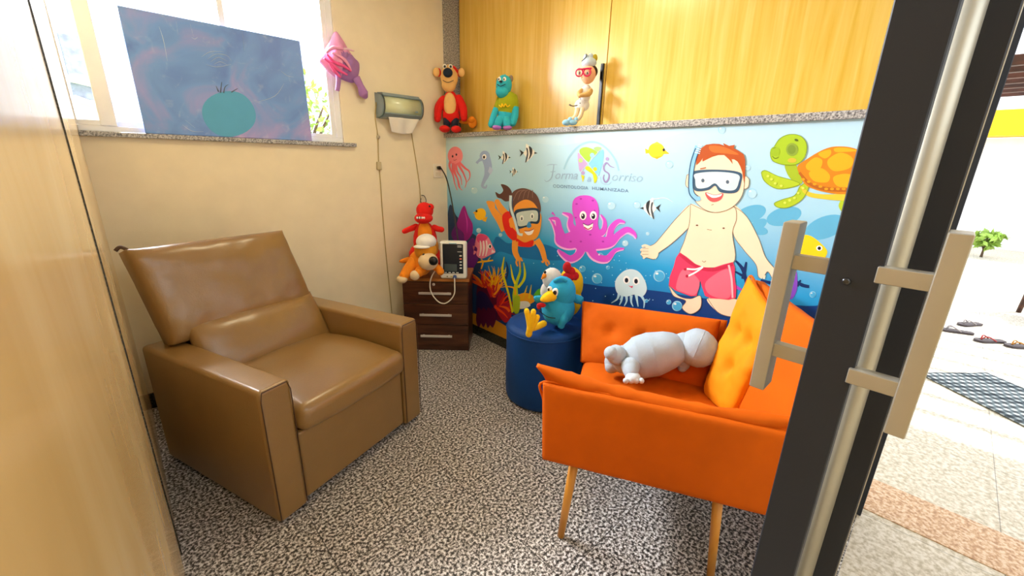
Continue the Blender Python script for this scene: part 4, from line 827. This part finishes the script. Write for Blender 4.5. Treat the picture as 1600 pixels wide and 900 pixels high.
# grey plush lying on the armchair
e = thing('plush_toy', 'pale grey plush animal lying face down on the seat of the orange armchair', 'plush toy', (1.80, .93, .47), 0)
def gp(x, y, d): return dep(x, y, d-.08)-Vector((1.80, .93, .47))
def gt(name, pts, rad, par, sides=20):
    b = bmesh.new(); P = cr([gp(*q) for q in pts], 8); tube(b, P, rad, sides, 0); ell(b, P[0], rad[0]*.99, sub=3); ell(b, P[-1], rad[-1]*.99, sub=3)
    for v in b.verts: v.co += Vector((0, 0, 1))*noise.noise(v.co*12)*.006
    return obj(name, b, F_grey, par, True)
gt('body', [(977, 562, 2.14), (995, 560, 2.13), (1020, 553, 2.12), (1045, 547, 2.10), (1062, 542, 2.10)], [.075, .105, .110, .092, .062], e)
hd = gt('head', [(1072, 540, 2.09), (1082, 541, 2.08), (1090, 544, 2.07)], [.066, .088, .094], e)
for q in ([(963, 555, 2.10), (955, 552, 2.08)], [(960, 566, 2.16), (956, 572, 2.15)]): gt('hip', [q[0], ((q[0][0]+q[1][0])/2, (q[0][1]+q[1][1])/2, (q[0][2]+q[1][2])/2), q[1]], [.05, .048, .035], e)
l = gt('leg', [(985, 572, 2.05), (986, 580, 2.02), (988, 588, 2.0)], [.045, .036, .026], e)
b = bmesh.new()
ell(b, gp(989, 590, 1.985), (.042, .032, .022), sub=3); obj('foot', b, F_lb if False else plush('foot_grey', 'c4d4de'), l, True)
for k in range(4):
    b = bmesh.new(); ell(b, gp(978+k*8, 595, 1.962), (.013, .014, .014), sub=2); obj('toe', b, plush('foot_grey', 'c4d4de'), l, True)
gt('leg', [(1068, 562, 2.12), (1068, 570, 2.12), (1066, 575, 2.12)], [.04, .03, .022], e)

# ------------------------------------------------------------------ monitor on the nightstand
MO = thing('medical_monitor', 'white bedside medical monitor with a dark face and small grey screen', 'monitor', (1.803, 2.545, .624), math.radians(-43.5))
b = bmesh.new(); box(b, (-.103, 0, .0), (.103, .075, .292), .018, 4); obj('case', b, mat('white_plastic', 'eeeee6', .35), MO, wn=True)
obj('face_plate', bx((-.078, -.003, .045), (.078, .002, .276), .004, 2), mat('navy_face', '14202e', .25), MO)
obj('screen', bx((-.070, -.005, .062), (.030, -.002, .120), .002, 1), mat('lcd_grey', '4c5a5c', .2), MO)
M_key = mat('key_white', 'e4e8ea', .4)
for k in range(5): obj('button', bx((.050, -.008, .085+k*.024), (.068, -.003, .095+k*.024), .003, 2), M_key if k != 3 else mat('key_red', 'd86a5c', .4), MO)
for k in range(4): obj('button', bx((-.068+k*.03, -.008, .050), (-.048+k*.03, -.003, .057), .003, 2), M_key, MO)
for z in (.262, .252, .215): obj('marking', bx((.035, -.0038, z), (.068, -.003, z+.003)), M_key, MO)
obj('carry_slot', bx((-.03, -.006, .278), (.03, .0, .284), .002, 1), mat('pale_blue_mark', '9cc0d8', .4), MO)
b = bmesh.new(); tube(b, [(.012, -.004, .022), (.012, -.028, .018)], [.015, .013], 14, 0); obj('port', b, mat('blue_plug', '24488c', .35), MO, True)
obj('indicator', bx((-.052, -.003, .016), (-.042, .0, .024), .002, 1), mat('olive_mark', '7c7c2c', .4), MO); obj('indicator', bx((-.025, -.003, .018), (-.005, .0, .024), .002, 1), mat('yellow_mark', 'dcd050', .4), MO)
b = bmesh.new(); tube(b, [(.012, -.026, .018), (.014, -.04, -.03), (.012, -.05, -.10), (-.02, -.052, -.155), (-.07, -.052, -.185), (-.12, -.052, -.165), (-.165, -.05, -.10), (-.175, -.045, -.03), (-.16, -.035, .03), (-.135, -.02, .07)], .0048, 10, 6)
o = obj('cable', b, M_wcord); o.parent = MO; o['label'] = 'thin white cable looping down over the top drawer'
# ------------------------------------------------------------------ glass door seen edge-on with its pull handles
DR = thing('glass_door', 'dark framed glass door seen edge on, with paired steel pull handles', 'door', (.90, .094, 0))
obj('near_stile', (lambda b: (box(b, (0, -.037, .0), (.045, .037, 2.6), .002, 1)) and b)(bmesh.new()), M_dark, DR)
sc_ = at(1322, 440, 'X', .899)
b = bmesh.new(); lathe(b, [(0, .0035), (.003, .004), (.0058, .002), (.0065, 0)], 20, Matrix.Translation((-.0, sc_.y-.094, sc_.z)) @ Matrix.Rotation(-PI/2, 4, 'Y')); box(b, (-.0042, sc_.y-.094-.004, sc_.z-.0008), (-.0036, sc_.y-.094+.004, sc_.z+.0008)); obj('screw', b, mat('screw_grey', '4a4c50', .3, metal=.8), DR)
obj('door_pane', bx((.045, -.004, .02), (1.22, .004, 2.58)), M_glass, DR)
obj('far_stile', bx((1.22, -.02, .0), (1.26, .02, 2.6), .002, 1), M_dark, DR)
obj('bottom_rail', bx((.045, -.02, .0), (1.22, .02, .05), .002, 1), M_dark, DR)
def handle(x, y0, yside, z0, z1, s0, s1):
    b = bmesh.new(); box(b, (x-.014, y0-.014, z0), (x+.040, y0+.014, z1), .002, 1)
    h = obj('pull_handle', b, M_steel, DR, wn=True)
    for z in (s0, s1): obj('standoff', bx((x-.008, min(y0, yside), z-.014), (x+.016, max(y0, yside), z+.014), .0015, 1), M_steel, h, wn=True)
XH = .93
def hz(x, y): return at(x, y, 'X', XH).z
hl = at(1241, 345, 'X', XH).y-.094; hr = at(1480, 430, 'X', XH).y-.094
handle(.03, hl, -.03+.06, hz(1190, 605), hz(1243, 347), hz(1225, 549), hz(1262, 412))
handle(.0, hr, -.030, hz(1408, 668), hz(1495, 360), hz(1370, 588), hz(1415, 430))
# aluminium tube and fixed dark post of the frame
FP = thing('door_frame_post', 'dark upright of the fixed door frame with a rounded aluminium edge strip', 'post', (1.06, 0, 0))
def hY(x, y, X): return at(x, y, 'X', X).y
ya, yb, yc = hY(1373, 450, 1.06), hY(1408, 450, 1.06), hY(1452, 450, 1.06)
b = bmesh.new(); tube(b, [(0.0, (ya+yb)/2+.004, 0), (0.0, (ya+yb)/2+.004, 2.6)], (ya-yb)/2+.004, 20, 0); obj('rounded_strip', b, M_alu, FP, True)
obj('post_body', bx((.0, .0+min(yb, yc)-.0, .0), (.05, max(yb, yc)+.004, 2.6), .002, 1), M_dark, FP)
obj('edge_strip', bx((.05, -.004, .0), (.056, .02, 2.6), .001, 1), M_steel, FP)
struct('trim_5', bx((2.19, -.024, .0), (2.24, -.002, 2.6), .002, 1), M_dark)
struct('trim_6', bx((.85, -.02, 2.6), (2.42, .14, 2.75)), M_dark)

# ------------------------------------------------------------------ things outside
c0 = Vector((4.27, -.10)); a_ = Vector((-.66, -.75)); b_ = Vector((.75, -.66)); 
bm = bmesh.new(); nu, nv = 40, 20; g = [[bm.verts.new(((c0+a_*(1.15*i/nu)+b_*(.56*j/nv)).x, (c0+a_*(1.15*i/nu)+b_*(.56*j/nv)).y, .006+.004*noise.noise(Vector((i*.3, j*.3, 0))))) for j in range(nv+1)] for i in range(nu+1)]
for i in range(nu):
    for j in range(nv): bm.faces.new((g[i][j], g[i+1][j], g[i+1][j+1], g[i][j+1]))
r_ = bmesh.ops.extrude_face_region(bm, geom=list(bm.faces)); bmesh.ops.translate(bm, verts=[v for v in r_['geom'] if isinstance(v, bmesh.types.BMVert)], vec=(0, 0, .006))
MM = bpy.data.materials.new('check_weave'); MM.use_nodes = True; nt = MM.node_tree; b = nt.nodes['Principled BSDF']; tc = nt.nodes.new('ShaderNodeTexCoord')
mp = nt.nodes.new('ShaderNodeMapping'); mp.inputs['Rotation'].default_value = (0, 0, -math.atan2(-.75, -.66)); nt.links.new(tc.outputs['Object'], mp.inputs[0]); sx = nt.nodes.new('ShaderNodeSeparateXYZ'); nt.links.new(mp.outputs[0], sx.inputs[0])
pr = None
for k in (0, 1):
    q = nt.nodes.new('ShaderNodeMath'); q.operation = 'MULTIPLY'; q.inputs[1].default_value = 1/.052; nt.links.new(sx.outputs[k], q.inputs[0]); f_ = nt.nodes.new('ShaderNodeMath'); f_.operation = 'FRACT'; nt.links.new(q.outputs[0], f_.inputs[0])
    g_ = nt.nodes.new('ShaderNodeMath'); g_.operation = 'GREATER_THAN'; g_.inputs[1].default_value = .55; nt.links.new(f_.outputs[0], g_.inputs[0])
    if pr is None: pr = g_
    else:
        s_ = nt.nodes.new('ShaderNodeMath'); s_.operation = 'ADD'; nt.links.new(pr.outputs[0], s_.inputs[0]); nt.links.new(g_.outputs[0], s_.inputs[1]); h_ = nt.nodes.new('ShaderNodeMath'); h_.operation = 'MULTIPLY'; h_.inputs[1].default_value = .5; nt.links.new(s_.outputs[0], h_.inputs[0]); pr = h_
rp = ramp(nt, pr.outputs[0], [(0, '1a2228'), (.5, '4c585e'), (1, 'a8b0b2')]); nt.links.new(rp.outputs[0], b.inputs['Base Color']); b.inputs['Roughness'].default_value = .9
mt = obj('door_mat', bm, MM); tag(mt, 'black and white checked woven mat on the terrace tiles', 'mat')
def flop(px, py, ang, label, strap):
    p = at(px, py, 'Z', 0); t = thing('flip_flop', label, 'sandal', (p.x, p.y, 0), ang)
    out = [(-.12, 0), (-.11, .032), (-.04, .036), (.04, .045), (.10, .042), (.13, .0), (.10, -.04), (.04, -.042), (-.04, -.034), (-.11, -.03)]
    bm = bmesh.new(); P = cr([(x, y, 0) for x, y in out], 4, True); v = [bm.verts.new((q.x, q.y, .002)) for q in P]; bm.faces.new(v)
    r_ = bmesh.ops.extrude_face_region(bm, geom=list(bm.faces)); bmesh.ops.translate(bm, verts=[q for q in r_['geom'] if isinstance(q, bmesh.types.BMVert)], vec=(0, 0, .018))
    obj('sole', bm, mat('sole_grey', '3c3438', .7), t)
    for s in (-1, 1):
        bm = bmesh.new(); tube(bm, [(.08, 0, .02), (.05, s*.02, .055), (-.02, s*.036, .018)], .0055, 8); obj('strap', bm, strap, t)
    return t
ms1 = mat('strap_grey', '8a8484', .5); ms2 = mat('strap_red', '9c1c1c', .5)
gs = None
flop(1494, 519, 1.9, 'dark flip flop nearest the glass door on the terrace', ms1); flop(1515, 508, 2.5, 'dark flip flop farthest back on the terrace', ms1); flop(1546, 534, 2.3, 'flip flop with red straps on the terrace', ms2)
flop(1596, 543, 2.2, 'brown flip flop at the right edge of the photo', mat('strap_brown', 'a8701c', .5))
# garden chair whose legs stand at the frame's edge
t = thing('garden_chair', 'dark wooden garden chair of which only the legs show on the terrace', 'chair', (7.0, -1.05, 0), .2)
mw = wood('dark_teak', ('2c1812', '442418', '5a3020'), (2, 2, 9), .5)
obj('seat', bx((-.24, -.24, .42), (.24, .24, .46), .01, 2), mw, t); obj('backrest', bx((.20, -.24, .55), (.24, .24, .92), .01, 2), mw, t)
for x in (-.21, .21):
    for y in (-.21, .21):
        bm = bmesh.new(); tube(bm, [(x, y, .43 if x < 0 else .9), (x*1.15, y*1.15, 0)], [.028, .022], 8, 0); obj('leg', bm, mw, t)
# far garden wall, yellow fascia, pergola
FX = 13.0
zt = at(1560, 216, 'X', FX).z; zu = at(1560, 176, 'X', FX).z
struct('garden_wall', bx((FX, -14, 0), (FX+.2, 10, zt)), M_white)
yb_ = obj('yellow_canopy', bx((FX-.6, -9, zt+.02), (FX+.2, .6, zu), .01, 1), mat('bright_yellow', 'ffcc00', .6), None); tag(yb_, 'bright yellow band running along the top of the far white wall', 'awning')
PG = thing('pergola', 'dark timber pergola over the terrace at the upper right', 'pergola', (5.6, 0, 0))
zb = at(1590, 112, 'X', 5.0).z
for k in range(7): obj('rafter', bx((-.9+k*.3, -2.4, zb-.0), (-.85+k*.3, .75, zb+.07), .004, 1), mw, PG)
for y in (-2.2, .55): obj('beam', bx((-1.0, y, zb+.07), (1.1, y+.07, zb+.17), .004, 1), mw, PG)
for x in (-.9, 1.0):
    obj('pergola_post', bx((x, -2.2, 0), (x+.09, -2.11, zb+.07), .004, 1), mw, PG)
M_leaf = mat('leaf_green', '9cbc50', .6, var=.3, vscale=4); M_bark = mat('bark', '5a4630', .9, bump=.4)
def shrub(name, loc, r, h, n, label, cat='shrub', seed=1, trunk=None, lsz=.05, grp=None):
    rr = random.Random(seed); t = thing(name, label, cat, loc, 0, grp); bm = bmesh.new()
    tr = trunk or h*.4
    for k in range(n):
        a = rr.uniform(0, 2*PI); b_ = rr.uniform(-1, 1); q = rr.uniform(.3, 1)**.5
        c = Vector((math.cos(a)*math.sqrt(1-b_*b_)*r*q, math.sin(a)*math.sqrt(1-b_*b_)*r*q, tr+(h-tr)*(.5+.5*b_*q)))
        d1 = Vector([rr.uniform(-1, 1) for _ in range(3)]).normalized(); d2 = d1.cross(Vector([rr.uniform(-1, 1) for _ in range(3)])).normalized()*.45; s = lsz*rr.uniform(.6, 1.2)
        bm.faces.new([bm.verts.new(c-d1*s), bm.verts.new(c+d2*s), bm.verts.new(c+d1*s), bm.verts.new(c-d2*s)])
    obj('foliage', bm, M_leaf, t); bm = bmesh.new(); tube(bm, [(0, 0, 0), (r*.1, 0, tr*.6), (0, r*.05, tr+(h-tr)*.5)], [r*.1, r*.07, r*.02], 8)
    for k in range(6):
        a = k*1.05; tube(bm, [(0, 0, tr*.8), (math.cos(a)*r*.4, math.sin(a)*r*.4, tr+(h-tr)*.45), (math.cos(a)*r*.7, math.sin(a)*r*.7, tr+(h-tr)*.7)], [r*.04, r*.03, r*.01], 6)
    obj('trunk', bm, M_bark, t)
shrub('garden_tree', (1.75, 5.9, -.05), .75, 2.65, 1000, 'leafy green tree outside, seen through the right side of the window', 'tree', 4, .9, .06)
shrub('garden_shrub', (11.5, -.55, 0), .22, .5, 160, 'small green shrub against the far white wall, nearer the glass door', 'shrub', 6, .15, .09)
shrub('garden_shrub', (11.5, -1.75, 0), .25, .55, 160, 'small green shrub against the far white wall at the photo\'s right edge', 'shrub', 8, .15, .09)
# neighbouring roof seen through the window
NR = thing('neighbour_roof', 'pale lattice roof of a neighbouring building seen through the left window sash', 'roof', (-.6, 8.5, 0))
q0 = at(88, 50, 'Y', 8.5); q1 = at(128, 118, 'Y', 8.5)
obj('gable', bx((q0.x+.6, 0, q1.z-.3), (q1.x+.75, .3, q0.z), .01, 1), mat('roof_grey', '98a0b0', .8, var=.3, vscale=12), NR)
b = bmesh.new(); tube(b, [(q0.x+.6, -.05, q0.z-.55), (q1.x+.75, -.05, q0.z-.6)], .05, 6, 0); obj('rail', b, M_white, NR)
b = bmesh.new(); tube(b, [(q0.x+.6, -.05, q1.z-.3), (q1.x+.75, -.05, q0.z-.9)], .05, 6, 0); obj('rail', b, M_white, NR)
obj('gable_wall', bx((q0.x+.6, .02, -.05), (q1.x+.75, .28, q1.z-.3)), M_white, NR)
